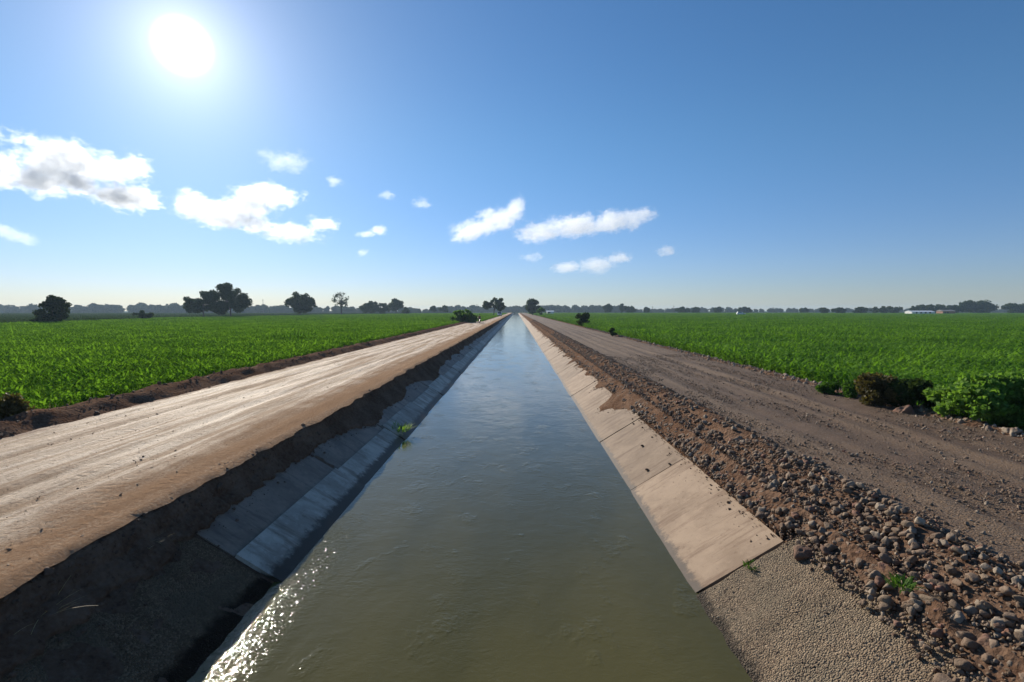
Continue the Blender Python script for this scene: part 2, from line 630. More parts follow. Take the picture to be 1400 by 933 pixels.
def road_sheet(name, x0, x1, dx, m, ruts, amp, lift):
    yl = [1.0]
    while yl[-1] < 620: yl.append(yl[-1] + max(.10, yl[-1] * .014))
    xl = np.arange(x0, x1 + dx * .5, dx)
    vs = []
    for yy in yl:
        for i, x in enumerate(xl):
            z = lift
            for (rx, rw, rd) in ruts:
                q = x - rx - .22 * fbm(.0 + rx, yy * .06, 5, 2)
                z += -rd * math.exp(-(q / rw) ** 2) + .45 * rd * math.exp(-((abs(q) - rw * 1.7) / (rw * .7)) ** 2)
            if yy < 90:
                z += amp * fbm(x * 1.7, yy * .8, 9, 4) + amp * .6 * fbm(x * 6, yy * 3, 1, 2)
            ex = min(x - x0, x1 - x)
            xx = x
            if i in (0, len(xl) - 1):
                z -= .05
            if ex < dx * 1.5 and yy < 150:
                xx = x + .13 * fbm(x, yy * 1.1, 20, 4)
            vs.append((xx, yy, z))
    return tag(link(name, mesh_from(name, np.array(vs), grid_faces(len(yl), len(xl)), True), m), kind='structure')


road_sheet('dirt_road', -10.45, -4.72, .1145, M_dirt,
           [(-9.6, .16, .022), (-8.9, .14, .03), (-8.1, .18, .022), (-7.2, .15, .035), (-6.4, .18, .02), (-5.6, .14, .015)], .016, .014)
road_sheet('gravel_road', 4.75, 10.3, .111, M_gravel,
           [(6.2, .25, .03), (7.0, .3, .02), (8.0, .25, .035), (8.9, .3, .025)], .02, .014)

# water
yl = [1.0]
while yl[-1] < 700: yl.append(yl[-1] + max(.5, yl[-1] * .05))
xl = np.linspace(-3.9, 3.0, 24)
V = np.array([(x, yy, WZ) for yy in yl for x in xl])
tag(link('water', mesh_from('water', V, grid_faces(len(yl), len(xl)), True), M_water), kind='structure')


# ------------------------------------------------------------------ canal lining
def slope_pt(side, t, yy, off):
    """t metres above the water line, off metres out of the face"""
    q = off / SQ
    if side > 0:
        return (RX + SK * t - q, yy, WZ + t + SK * q)
    return (LX - SK * t + q, yy, WZ + t + SK * q)


def slab_mesh(side, y0, y1, t0, t1, off, th, amp=.004, ragged=0.0, nt=10, ny=14, seed=0):
    top, bot = [], []
    for i in range(ny + 1):
        for j in range(nt + 1):
            yy = y0 + (y1 - y0) * i / ny
            t = t0 + (t1 - t0) * j / nt
            if ragged and j == nt: t += ragged * fbm(yy * 2.2, 3 + seed, 0, 3)
            if ragged and i in (0, ny): yy += ragged * .25 * fbm(t * 5, seed, 1, 3)
            o = off + amp * fbm(t * 3, yy * 2, seed, 3)
            if i in (0, ny) or j in (0, nt): o -= .008
            top.append(slope_pt(side, t, yy, o))
            bot.append(slope_pt(side, t, yy, off - th))
    n = (ny + 1) * (nt + 1)
    f = []
    w = nt + 1
    for i in range(ny):
        for j in range(nt):
            a = i * w + j
            f.append((a, a + 1, a + w + 1, a + w))
            f.append((n + a, n + a + w, n + a + w + 1, n + a + 1))
    for i in range(ny):
        for j in (0, nt):
            a, c = i * w + j, (i + 1) * w + j
            f.append((a, c, n + c, n + a))
    for j in range(nt):
        for i in (0, ny):
            a, c = i * w + j, i * w + j + 1
            f.append((a, c, n + c, n + a))
    me = mesh_from('slab', top + bot, f)
    bm = bmesh.new()
    bm.from_mesh(me)
    bmesh.ops.recalc_face_normals(bm, faces=bm.faces)
    bm.to_mesh(me)
    bm.free()
    return me


PITCH = 3.97
Y0 = 6.93
YR = 6.70
GAP = .034
R_LABELS = ['nearest tan sloping concrete slab on the right bank, next to the pebbly apron',
            'second tan concrete slab on the right bank, below the heaped river stones',
            'third tan concrete slab on the right bank, streaked with spilled brown soil',
            'fourth tan concrete slab on the right bank, just past the soil streaked slab']
L_LABELS = ['nearest shaded concrete slab on the left bank with a pale blue grey lower band',
            'second shaded concrete slab on the left bank, ending at the green weed tuft',
            'third shaded slab on the left bank, just past the green weed tuft',
            'fourth shaded concrete slab on the left bank, its top buried in soil']
for k in range(16):
    a, c = Y0 + k * PITCH + GAP / 2, Y0 + (k + 1) * PITCH - GAP / 2
    a -= .23
    c -= .23
    jog = (0, -.012, .010, -.006, .014, -.010, .004, -.014)[k % 8]
    o = link('lining_slab', slab_mesh(1, a, c, -.4, .70 + jog, .035 + jog * .6, .12, seed=k), M_conc_r)
    tag(o, R_LABELS[k] if k < 4 else 'distant tan concrete slab in the row lining the sunlit right bank', 'concrete slab', 'lining slabs of the right bank')
    a += .23
    c += .23
    r = empty('lining_slab', (LX - .6, (a + c) / 2, WZ + .4))
    tag(r, L_LABELS[k] if k < 4 else 'distant shaded concrete slab in the row lining the left bank', 'concrete slab', 'lining slabs of the left bank')
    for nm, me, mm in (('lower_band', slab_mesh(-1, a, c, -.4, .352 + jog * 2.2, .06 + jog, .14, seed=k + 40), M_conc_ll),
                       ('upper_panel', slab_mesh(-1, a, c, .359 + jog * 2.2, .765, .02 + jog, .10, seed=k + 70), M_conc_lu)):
        q = link(nm, me, mm)
        q.parent = r
        q.matrix_parent_inverse = Matrix.Translation(r.location).inverted()
a = Y0 + 16 * PITCH
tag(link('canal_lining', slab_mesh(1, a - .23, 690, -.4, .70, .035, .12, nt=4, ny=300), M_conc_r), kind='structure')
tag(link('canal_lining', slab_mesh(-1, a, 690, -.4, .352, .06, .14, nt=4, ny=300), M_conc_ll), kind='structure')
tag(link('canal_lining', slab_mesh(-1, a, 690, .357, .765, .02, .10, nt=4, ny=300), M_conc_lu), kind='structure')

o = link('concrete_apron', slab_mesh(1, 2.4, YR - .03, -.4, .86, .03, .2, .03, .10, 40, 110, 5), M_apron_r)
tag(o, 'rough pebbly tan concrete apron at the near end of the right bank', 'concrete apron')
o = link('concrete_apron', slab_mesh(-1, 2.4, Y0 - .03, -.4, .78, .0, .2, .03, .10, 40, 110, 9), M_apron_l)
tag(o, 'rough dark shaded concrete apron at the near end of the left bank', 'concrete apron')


# loose soil that slid over the lining
def spill(side, base_t, lo_fn, name):
    yl = [2.6]
    while yl[-1] < 130: yl.append(yl[-1] + max(.04, yl[-1] * .006))
    nt = 22
    vs = []
    for yy in yl:
        lo = lo_fn(yy)
        for j in range(nt + 1):
            u = j / nt
            t = base_t + (lo - base_t) * u
            th = (.10 if side < 0 else .07) * (1 - u) ** .8 + .045
            th += .05 * fbm(t * 9, yy * 4.2, side * 3, 5) * (1 - u * .5)
            if j == 0: th -= .10
            if j == nt: th = -.03
            vs.append(slope_pt(side, t, yy, th))
    return tag(link(name, mesh_from(name, np.array(vs), grid_faces(len(yl), nt + 1), True), M_ground), kind='structure')


def bumpf(yy, c, w):
    return math.exp(-((yy - c) / w) ** 2)


def lo_left(yy):
    v = .70 + .05 * fbm(yy * .9, 1, 0, 4) + .045 * fbm(yy * 4.5, 21, 0, 4)
    v -= .24 * bumpf(yy, 15.0, 1.5) + .20 * bumpf(yy, 18.5, 1.6) + .30 * bumpf(yy, 26, 2.0) + .03 * bumpf(yy, 7.2, .5)
    if yy > 22: v -= .13 * (.5 + fbm(yy * .35, 7, 0, 3))
    if yy < 6.5: v += -.05 + .10 * fbm(yy * 1.3, 4, 4, 3)
    return min(.86, max(.12, v))


def lo_right(yy):
    v = .71 + .03 * fbm(yy * 1.1, 11, 0, 4) + .03 * fbm(yy * 5, 31, 0, 4)
    v -= .52 * bumpf(yy, 17.9, .55) * (.8 + .5 * fbm(yy * 3, 2, 2, 2)) + .22 * bumpf(yy, 17.0, .8) + .2 * bumpf(yy, 21.3, .5)
    if yy > 24: v -= .40 * max(0, fbm(yy * .9, 17, 0, 5) + .05)
    v += .035 * fbm(yy * 11, 41, 0, 3)
    if yy < 6.9: v += .12
    return max(.12, v)


spill(-1, .90, lo_left, 'soil_bank')
spill(1, .98, lo_right, 'soil_bank')


# ------------------------------------------------------------------ stones
def stone_mesh(seed, sub=2, flat=.7, rough=.25):
    bm = bmesh.new()
    bmesh.ops.create_icosphere(bm, subdivisions=sub + 1, radius=1.0)
    ax = random.uniform(.65, .95)
    planes = [(Vector((random.gauss(0, 1), random.gauss(0, 1), random.gauss(0, .8))).normalized(), random.uniform(.55, .85)) for _ in range(7)]
    for v in bm.verts:
        d = v.co.normalized()
        k = 1 + rough * noise.noise(d * 1.3 + Vector((seed * 3.7, 0, 0))) + rough * .5 * noise.noise(d * 2.9 + Vector((0, seed * 2.1, 0)))
        p = d * k
        for (pn, pd) in planes:
            q = p.dot(pn) - pd
            if q > 0: p = p - pn * q * .9
        v.co = Vector((p.x, p.y * ax, p.z * flat))
    me = bpy.data.meshes.new('stone')
    bm.to_mesh(me)
    bm.free()
    me.polygons.foreach_set('use_smooth', np.ones(len(me.polygons), dtype=bool))
    return me


stone_protos = []
for i in range(12):
    stone_protos.append(proto('stone_shape', stone_mesh(i, 2, random.uniform(.55, .9), .4), M_stones[[0, 1, 2, 0, 1, 0, 3, 0, 1, 2, 1, 0][i]]))
M_grain = make_stone('tan grit', (.28, .20, .13), (.40, .30, .205))
for i in range(3):
    stone_protos.append(proto('stone_shape', stone_mesh(30 + i, 1, .8, .4), M_grain if i != 1 else M_stones[1]))
clod_protos = [proto('clod_shape', stone_mesh(50 + i, 2, .75, .6), M_clod) for i in range(5)]
clod_protos.append(proto('clod_shape', stone_mesh(58, 1, .75, .5), make_stone('dry tan clod', (.30, .18, .10), (.46, .32, .20))))

stones = []      # x, y, r


def rub_zone(yy, u):
    # u 0 at lining top, 1 at road edge
    return 3.56 + u * (1.64 + .25 * fbm(yy * .5, 31, 0, 2))


for yy_lo, yy_hi, dens in ((3.6, 12, 640), (12, 25, 360), (25, 60, 130), (60, 140, 24)):
    n = int((yy_hi - yy_lo) * 1.75 * dens)
    for _ in range(n):
        yy = random.uniform(yy_lo, yy_hi)
        u = random.random() ** .9
        if random.random() < .5 * u * u: continue
        x = rub_zone(yy, u)
        r = min(.072, .0132 * random.paretovariate(2.1)) * (1.1 - .35 * u)
        if yy > 25: r = max(r, .032)
        if fbm(x * 1.2, yy * 1.2, 77, 3) < -.34 and r < .06 and yy > 5: continue
        stones.append((x, yy, r, 0))
for _ in range(2600):                      # stones thrown along the far edge of the gravel road
    yy = 5 + 70 * random.random() ** 1.6
    x = random.gauss(10.35, .22)
    stones.append((x, yy, min(.10, .026 * random.paretovariate(2.4)), 2))
for _ in range(38000):                     # pebbles on the road
    yy = 4 + 26 * random.random() ** 1.3
    x = random.uniform(4.8, 10.3)
    if fbm(x * .9, yy * .25, 13, 3) < random.uniform(-.5, .3): continue
    stones.append((x, yy, min(.032, .0075 * random.paretovariate(2.2)), 1))
for _ in range(8000):                    # coarse grains standing proud of the cast apron
    stones.append((random.uniform(-.02, .86), random.uniform(3.3, YR - .05), min(.018, .0052 * random.paretovariate(2.6)), 3))
# which stones show largest
vis = []
for i, (x, yy, r, k) in enumerate(stones):
    if abs(x) < yy * 1.0 + .3 and yy > 4.2 and k in (0, 2):
        vis.append((r / yy, i))
vis.sort(reverse=True)
big = [i for _, i in vis[:300]]
bigset = set(big)
def stone_z(x, yy):
    z = gz(x, yy)
    if 3.4 < x < 4.1: z = max(z, WZ + (x - RX) / SK + .075)
    return z


pts, rots, scls, idx = [], [], [], []
for i, (x, yy, r, k) in enumerate(stones):
    if i in bigset: continue
    z = stone_z(x, yy) + r * .15
    if k == 1: z = .02 + r * .2
    if k == 3:
        x, yy, z = slope_pt(1, x, yy, .03 + .03 * fbm(x * 3, yy * 2, 5, 3) - r * .25)
    if k == 0: z += .02 * random.random()
    pts.append((x, yy, z))
    rots.append((random.uniform(-.5, .5), random.uniform(-.5, .5), random.uniform(0, 6.28)))
    scls.append((r, r * random.uniform(.75, 1.1), r))
    idx.append(random.choice([2, 9, 4, 2]) if k == 2 else (random.choice([12, 12, 13, 14]) if k == 3 else random.randrange(12)))
tag(scatter('rubble', pts, rots, scls, idx, stone_protos),
    'small river stones and pebbles heaped along the right bank and scattered over the gravel road', 'rubble', kind='stuff')
used_meshes = [stone_protos[i].data for i in range(12)]
for n_, i in enumerate(big):
    x, yy, r, k = stones[i]
    z = stone_z(x, yy) + r * .2
    if k == 0: z += .03
    o = bpy.data.objects.new('river_stone', used_meshes[random.choice([2, 9, 4]) if k == 2 else random.randrange(12)])
    COL.objects.link(o)
    o.location = (x, yy, z)
    o.rotation_euler = (random.uniform(-.5, .5), random.uniform(-.5, .5), random.uniform(0, 6.28))
    o.scale = (r, r * random.uniform(.75, 1.1), r)
    if k == 2:
        tag(o, 'small pale stone lying along the field edge of the gravel road', 'stone', 'stones along the field edge of the gravel road')
    else:
        tag(o, 'rounded brownish river stone in the heap between the right lining and the gravel road', 'stone', 'river stones heaped on the right bank')


def special_stone(name, px, py, z, r, m, label, cat, flat=.7, rough=.3, seed=1, sy=1.0):
    p = at_z(px, py, z)
    me = stone_mesh(seed, 3, flat, rough)
    o = link(name, me, m)
    o.location = (p.x, p.y, gz(p.x, p.y) + r * flat * .35)
    if cat == 'stone' or cat == 'soil clod': pass
    o.scale = (r, r * sy, r)
    o.rotation_euler = (0, 0, seed)
    tag(o, label, cat)
    return o


special_stone('boulder', 1268, 776, .1, .15, M_stones[0], 'largest grey boulder half buried in the stone heap on the right bank', 'boulder', .85, .35, 61)
special_stone('boulder', 1302, 858, -.02, .105, M_stones[2], 'smooth pale oval boulder low in the stone heap at bottom right', 'boulder', .7, .15, 62)
special_stone('soil_clod', 1105, 714, -.05, .17, M_stones[3], 'big reddish clod of earth at the top corner of the nearest tan slab', 'soil clod', .8, .25, 63)
special_stone('soil_clod', 1236, 562, .05, .26, M_stones[3], 'orange brown pointed clod of earth between the dark bush and the gravel road', 'soil clod', 1.0, .6, 64)
special_stone('soil_clod', 1338, 594, .05, .17, M_stones[3], 'orange brown lump of earth under the green creeper bush by the road', 'soil clod', .8, .5, 66)
special_stone('stone', 246, 699, -.12, .055, M_stones[2], 'pale stone lying on the dark soil of the left bank', 'stone', .7, .3, 67)
special_stone('soil_clod', 322, 674, -.2, .05, M_stones[3], 'small brown clod on the soil above the nearest left slab', 'soil clod', .7, .4, 68)
# two dark lumps lying on the second right slab
for px, py, lb in ((872, 645, 'dark lump stuck low on the second tan slab'), (878, 612, 'dark lump stuck halfway up the second tan slab')):
    p = at_z(px, py, -.95 if py > 630 else -.8)
    o = link('soil_clod', stone_mesh(int(px), 2, .7, .5), M_clod)
    q = slope_pt(1, (-.95 if py > 630 else -.8) - WZ, p.y, .05)
    o.location = q
    o.scale = (.05, .05, .04)
    tag(o, lb, 'soil clod')

# soil clods
pts, rots, scls, idx = [], [], [], []
for _ in range(2000):                     # crumbs that rolled down onto the lining
    sd_ = random.choice((-1, 1, 1))
    yy = 3.5 + 50 * random.random() ** 1.6
    lo = lo_left(yy) if sd_ < 0 else lo_right(yy)
    t_ = lo - random.expovariate(1 / .05)
    if t_ < .02: continue
    r = min(.03, .0065 * random.paretovariate(2.2))
    pts.append(slope_pt(sd_, t_, yy, .04 if sd_ > 0 else .025))
    rots.append((random.uniform(-.6, .6), random.uniform(-.6, .6), random.uniform(0, 6.28)))
    scls.append((r, r, r))
    idx.append(random.randrange(5))
for _ in range(4500):                     # little clods left on the dirt road by the tyres
    yy = 4 + 32 * random.random() ** 1.3
    x = random.uniform(-10.4, -4.75)
    if fbm(x * 2.2, yy * .3, 43, 3) < random.uniform(-.3, .5): continue
    r = min(.024, .007 * random.paretovariate(2.2))
    pts.append((x, yy, .012))
    rots.append((random.uniform(-.6, .6), random.uniform(-.6, .6), random.uniform(0, 6.28)))
    scls.append((r, r, r * .7))
    idx.append(5)
for _ in range(5200):
    q = random.random()
    yy = 3.5 + 75 * random.random() ** 1.7
    if q < .5:
        x = random.uniform(-12.2, -10.3)
    elif q < .9:
        x = random.uniform(-5.1, -4.62)
        if x < -4.75 and random.random() < .6: continue
    else:
        x = random.uniform(9.9, 11.2)
    r = min(.065, .014 * random.paretovariate(2.1))
    if yy > 20: r = max(r, .022)
    z = gz(x, yy) + r * .1
    pts.append((x, yy, z))
    rots.append((random.uniform(-.6, .6), random.uniform(-.6, .6), random.uniform(0, 6.28)))
    scls.append((r, r, r))
    idx.append(random.randrange(5))
tag(scatter('loose_soil', pts, rots, scls, idx, clod_protos), 'crumbled reddish brown soil clods along the road edges', 'loose soil', kind='stuff')


# ------------------------------------------------------------------ crops
def blade_verts(base, az, L, w, el, droop, segs=4, fold=.25):
    """arching leaf blade; returns verts (3 per ring), faces"""
    vs, fs = [], []
    d = Vector((math.cos(az), math.sin(az), 0))
    sde = Vector((-math.sin(az), math.cos(az), 0))
    p = Vector(base)
    a = el
    for i in range(segs + 1):
        u = i / segs
        ww = w * (math.sin(math.pi * min(1, u * .86 + .14)) ** .7) * .5 if i < segs else .002
        vs += [p - sde * ww, p + sde * ww]
        p = p + (d * math.cos(a) + Vector((0, 0, 1)) * math.sin(a)) * (L / segs)
        a -= droop / segs
    for i in range(segs):
        k = i * 2
        fs.append((k, k + 1, k + 3, k + 2))
    return vs, fs


def crop_patch(seed, size, row, sp, hgt, nleaf, L, w, m, name, el=(.7, 1.25), droop=(1.0, 2.1)):
    r = random.Random(seed)
    vs, fs = [], []
    nx = int(round(size / row))
    ny = int(round(size / sp))
    for i in range(nx):
        for j in range(ny):
            x = (i + .5) * row - size / 2 + r.gauss(0, .05)
            yy = (j + .5) * sp - size / 2 + r.gauss(0, sp * .3)
            H = hgt * r.uniform(.82, 1.15)
            for k in range(nleaf):
                u = (k + r.random()) / nleaf
                az = r.uniform(0, 6.28)
                b, f = blade_verts((x, yy, H * (.06 + .6 * u)), az, L * r.uniform(.7, 1.2) * (1.15 - .35 * u), w * r.uniform(.8, 1.2),
                                   r.uniform(*el), r.uniform(*droop))
                o = len(vs)
                vs += b
                fs += [tuple(q + o for q in t) for t in f]
            o = len(vs)
            s = .012
            vs += [Vector((x - s, yy, 0)), Vector((x + s, yy, 0)), Vector((x + s, yy, H * .7)), Vector((x - s, yy, H * .7))]
            fs.append((o, o + 1, o + 2, o + 3))
    return proto(name, mesh_from(name, np.array(vs), np.array(fs)), m)


maize = [crop_patch(i, 4.0, .571, .145, 1.02, 9, .58, .066, M_maize, 'maize_patch') for i in range(3)]
lowc = [crop_patch(20 + i, 4.0, .5, .125, .88, 9, .42, .062, M_crop_l, 'low_crop_patch', (.7, 1.35), (.8, 1.9)) for i in range(3)]
farc = [crop_patch(40 + i, 4.0, .8, .32, .62, 6, .55, .10, M_crop_far, 'far_crop_patch', (.5, 1.1), (.9, 1.8)) for i in range(2)]


def field(name, protos, inside, x0, x1, y0, y1, step_near, label, cat, zb=-.37):
    pts, rots, scls, idx = [], [], [], []

    def fill(xa, xb, ya, yb, s):
        for i in range(int(round((xb - xa) / s))):
            for j in range(int(round((yb - ya) / s))):
                x = xa + (i + .5) * s
                yy = ya + (j + .5) * s
                if abs(x) - s > yy * 1.12 + 9: continue
                if not inside(x, yy): continue
                k = s / 4.0
                hz = (1 + .16 * fbm(x * .05, yy * .05, 3, 3) + .16 * fbm(x * .2, yy * .2, 8, 3))
                if k > 1: hz *= 1
                pts.append((x, yy, zb))
                rots.append((0, 0, random.choice([0, math.pi])))
                scls.append((k, k, hz if k <= 1 else hz * 1.0))
                idx.append(random.randrange(len(protos)))
    fill(x0, x1, y0, min(y1, 120), 4.0)
    if y1 > 120: fill(x0, x1, 120, y1, 8.0)
    return tag(scatter(name, pts, rots, scls, idx, protos), label, cat, kind='stuff')


BND = [(0, -95), (91, -92), (162, -117), (291, -115), (485, -73), (560, -60)]


def left_bound(yy):
    return np.interp(yy, [b[0] for b in BND], [b[1] for b in BND])


field('low_crop', lowc, lambda x, yy: x > left_bound(yy), -120.0, -11.75, 0, 480, 4, 'bright green leafy crop filling the field left of the dirt road', 'crop')
field('maize_crop', maize, lambda x, yy: True, 11.1, 475.1, 0, 520, 4, 'green young maize standing in the field right of the gravel road', 'crop')
field('far_crop', farc, lambda x, yy: x < left_bound(yy) - 6, -680, -72, 48, 600, 4, 'darker green crop in the distant field beyond the bright left field', 'crop', -.38)


# ------------------------------------------------------------------ vegetation
def leaf_cloud(centres, radii, n, size, r, aspect=1.6, flatz=.8):
    """n little folded leaf faces spread through clumps"""
    C = np.array(centres)
    R = np.array(radii)
    w = R ** 2
    k = r.choice(len(C), n, p=w / w.sum())
    d = r.normal(size=(n, 3))
    d /= np.linalg.norm(d, axis=1)[:, None]
    rad = r.random(n) ** .55
    P = C[k] + d * (R[k] * rad)[:, None] * np.array([1, 1, flatz])
    a = r.normal(size=(n, 3)) + np.array([0, 0, .0])
    a /= np.linalg.norm(a, axis=1)[:, None]
    b = np.cross(a, r.normal(size=(n, 3)))
    b /= np.linalg.norm(b, axis=1)[:, None]
    s = size * r.uniform(.6, 1.35, n)[:, None]
    tip = a * s * aspect * .5
    sd_ = b * s * .5
    V = np.empty((n, 4, 3))
    V[:, 0] = P - tip
    V[:, 1] = P + sd_
    V[:, 2] = P + tip
    V[:, 3] = P - sd_
    return V.reshape(-1, 3), np.arange(n * 4).reshape(n, 4)


def make_tree(name, label, cat, base, w, h, seed, m=None, trunk_frac=.25, clumps=22, n=2600, size=.5, dense=.75, group=None,
              clump_r=.2, low=True, depth=None, bare=0, lean=0.0, flat_top=0.0, trunk=True, shapes=None):
    if trunk and not bare:
        clump_r *= .82
        clumps = int(clumps * 1.9)
        n = int(n * 2.0)
        size *= .82
    r = np.random.default_rng(seed)
    rr = random.Random(seed)
    root = empty(name, base)
    tag(root, label, cat, group)
    d = depth or w
    H0 = h * trunk_frac
    cs, rs = [], []
    shapes = shapes or [(0, 0, 0.5 * (1 + trunk_frac), .5, .5 * (1 - trunk_frac))]   # ox, oy, cz, halfw, halfh as fractions
    for (ox, oy, cz, hw, hh) in shapes:
        for _ in range(max(3, clumps // len(shapes))):
            v = r.normal(size=3)
            v /= np.linalg.norm(v)
            q = r.random() ** .33 * .86
            c = np.array([ox * w + v[0] * hw * w * q, oy * d + v[1] * hw * d * q, h * (cz + v[2] * hh * q)])
            cr = clump_r * min(w, h) * rr.uniform(.55, 1.25)
            c[2] = min(c[2], h - cr * .6)
            c[2] = max(c[2], cr * .35)
            cs.append(c)
            rs.append(cr)
    # trunk and limbs
    bm = bmesh.new()
    tr = max(.03, h * .022)
    top = Vector((lean * h, 0, h * (trunk_frac + .25)))
    mid = Vector((lean * h * .4 + tr * .4, tr * .3, H0 * .6 + .02))
    bm_tube(bm, [(0, 0, -.15), mid, Vector((lean * h * .7, 0, H0 + h * .08)), top], [tr * 1.25, tr, tr * .85, tr * .5], 7)
    for c in cs[: 8 if not bare else len(cs)]:
        s = Vector((lean * h * .7, 0, H0 + h * .02 + rr.random() * h * .2))
        e = Vector(c)
        mm = (s + e) / 2 + Vector((rr.gauss(0, .03), rr.gauss(0, .03), .04)) * h
        bm_tube(bm, [s, mm, e], [tr * .5, tr * .3, tr * .1], 5)
        if bare:
            for _ in range(7):
                e2 = e + Vector((rr.gauss(0, 1), rr.gauss(0, 1), rr.gauss(.5, .8))) * h * .085
                bm_tube(bm, [mm.lerp(e, rr.random()), e2], [tr * .16, tr * .05], 4)
    if trunk:
        bm_obj('trunk', bm, M_bark, root)
    else:
        bm_obj('stem', bm, M_bark, root)
    V_, F_ = leaf_cloud(cs, rs, n, size, r)
    V_[:, 2] = np.maximum(V_[:, 2], -.02)
    link('crown' if trunk else 'foliage', mesh_from('crown', V_, F_), m or M_tree, root)
    return root


GR = -.37


def tree_px(label, x0, x1, top, base_y, Y, seed, name='tree', cat='tree', zb=None, **k):
    cx = (x0 + x1) / 2
    zb = GR if zb is None else zb
    p = at_y(cx, base_y, Y)
    w = (x1 - x0) * Y / F
    pt = at_y(cx, top, Y)
    h = pt.z - zb
    return make_tree(name, label, cat, (p.x, Y, zb), w, h, seed, **k)


tree_px('dark feathery tree at the far left edge of the bright crop field', 47, 99, 404, 440, 104, 1, trunk_frac=.05, clumps=46, n=3400, size=.42, clump_r=.16,
        shapes=[(0, 0, .45, .36, .42), (-.1, 0, .22, .40, .2), (.12, 0, .75, .28, .2)], m=M_tree)
tree_px('low round dark bush on the field boundary left of the paired trees', 183, 209, 425, 436, 150, 2, name='bush', cat='bush', trunk_frac=.02, clumps=16, n=1500,
        size=.32, clump_r=.25, trunk=False)
tree_px('left tree of the big dark pair, the lower one', 253, 303, 397, 433, 205, 3, trunk_frac=.16, clumps=36, n=4200, size=.62, clump_r=.17,
        shapes=[(0, 0, .56, .45, .40), (-.22, 0, .45, .26, .28), (.25, 0, .8, .2, .18)])
tree_px('right tree of the big dark pair, the tallest tree on the left', 288, 342, 387, 433, 208, 4, trunk_frac=.14, clumps=44, n=5200, size=.66, clump_r=.16,
        shapes=[(.02, 0, .62, .36, .36), (.25, 0, .42, .25, .26), (-.1, 0, .8, .2, .18), (-.25, 0, .3, .2, .2)])
tree_px('dense round dark tree standing alone right of the big pair', 388, 432, 397, 431, 262, 5, trunk_frac=.08, clumps=40, n=5200, size=.75, clump_r=.2,
        shapes=[(0, 0, .5, .42, .44), (.2, 0, .5, .3, .3)])
tree_px('bare thin branched tree with hardly any leaves', 452, 481, 397, 429, 300, 6, trunk_frac=.3, clumps=24, n=420, size=.55, clump_r=.13, bare=1)
tree_px('spreading low dark tree beside the bare tree', 492, 522, 411, 429, 380, 7, trunk_frac=.08, clumps=26, n=2200, size=.9, clump_r=.22)
tree_px('small tree crammed between two darker trees past the bare one', 515, 533, 414, 429, 386, 8, trunk_frac=.1, clumps=16, n=1200, size=.9, clump_r=.22)
tree_px('round crowned tree on a short trunk left of the roadside bush', 530, 553, 408, 428, 382, 9, trunk_frac=.25, clumps=24, n=2000, size=.9, clump_r=.2)
tree_px('low bush at the foot of the round crowned tree', 550, 562, 420, 428, 390, 10, name='bush', cat='bush', trunk_frac=.03, clumps=10, n=700, size=.9, clump_r=.28, trunk=False)
tree_px('narrower of two small far trees just left of the roadside bush', 587, 597, 418, 428, 470, 11, trunk_frac=.15, clumps=12, n=800, size=1.0, clump_r=.25)
tree_px('wider of two small far trees just left of the roadside bush', 599, 614, 418, 428, 474, 12, trunk_frac=.12, clumps=14, n=1000, size=1.0, clump_r=.25)
tree_px('big green bush at the field edge beside the dirt road', 613, 653, 421, 441, 112, 13, name='bush', cat='bush', zb=-.2, trunk_frac=.02, clumps=40, n=4200, size=.30,
        clump_r=.22, m=M_bush, trunk=False, shapes=[(-.05, 0, .5, .40, .45), (.22, 0, .34, .28, .3)])
tree_px('open crowned tree at the far end of the dirt road', 657, 692, 406, 431, 262, 14, zb=-.2, trunk_frac=.22, clumps=34, n=2900, size=.55, clump_r=.14, lean=.05,
        shapes=[(.15, 0, .68, .33, .26), (-.2, 0, .6, .27, .26), (.28, 0, .5, .2, .22)])
tree_px('dark tree at the far end of the gravel road', 717, 739, 408, 431, 300, 15, zb=-.1, trunk_frac=.14, clumps=30, n=2800, size=.6, clump_r=.2,
        shapes=[(-.02, 0, .72, .40, .26), (.02, 0, .4, .46, .26)])
tree_px('small green bush at the foot of the dark tree by the gravel road', 734, 744, 420, 432, 262, 16, name='bush', cat='bush', zb=-.2, trunk_frac=.03, clumps=12, n=1100, size=.5,
        clump_r=.26, m=M_bush, trunk=False)
tree_px('ragged dark shrub in the edge of the maize beside the gravel road', 785, 810, 425, 448, 88, 17, name='shrub', cat='shrub', zb=-.2, trunk_frac=.05, clumps=26, n=1700,
        size=.20, clump_r=.17, trunk=False, shapes=[(0, 0, .72, .42, .26), (0, 0, .35, .35, .35)])
tree_px('small dark tuft of brush at the field edge of the gravel road', 830, 844, 448, 461, 51, 18, name='shrub', cat='shrub', zb=-.02, trunk_frac=.05, clumps=14, n=900,
        size=.10, clump_r=.2, m=M_tree, trunk=False, shapes=[(0, 0, .3, .46, .3), (0, 0, .65, .3, .3)])
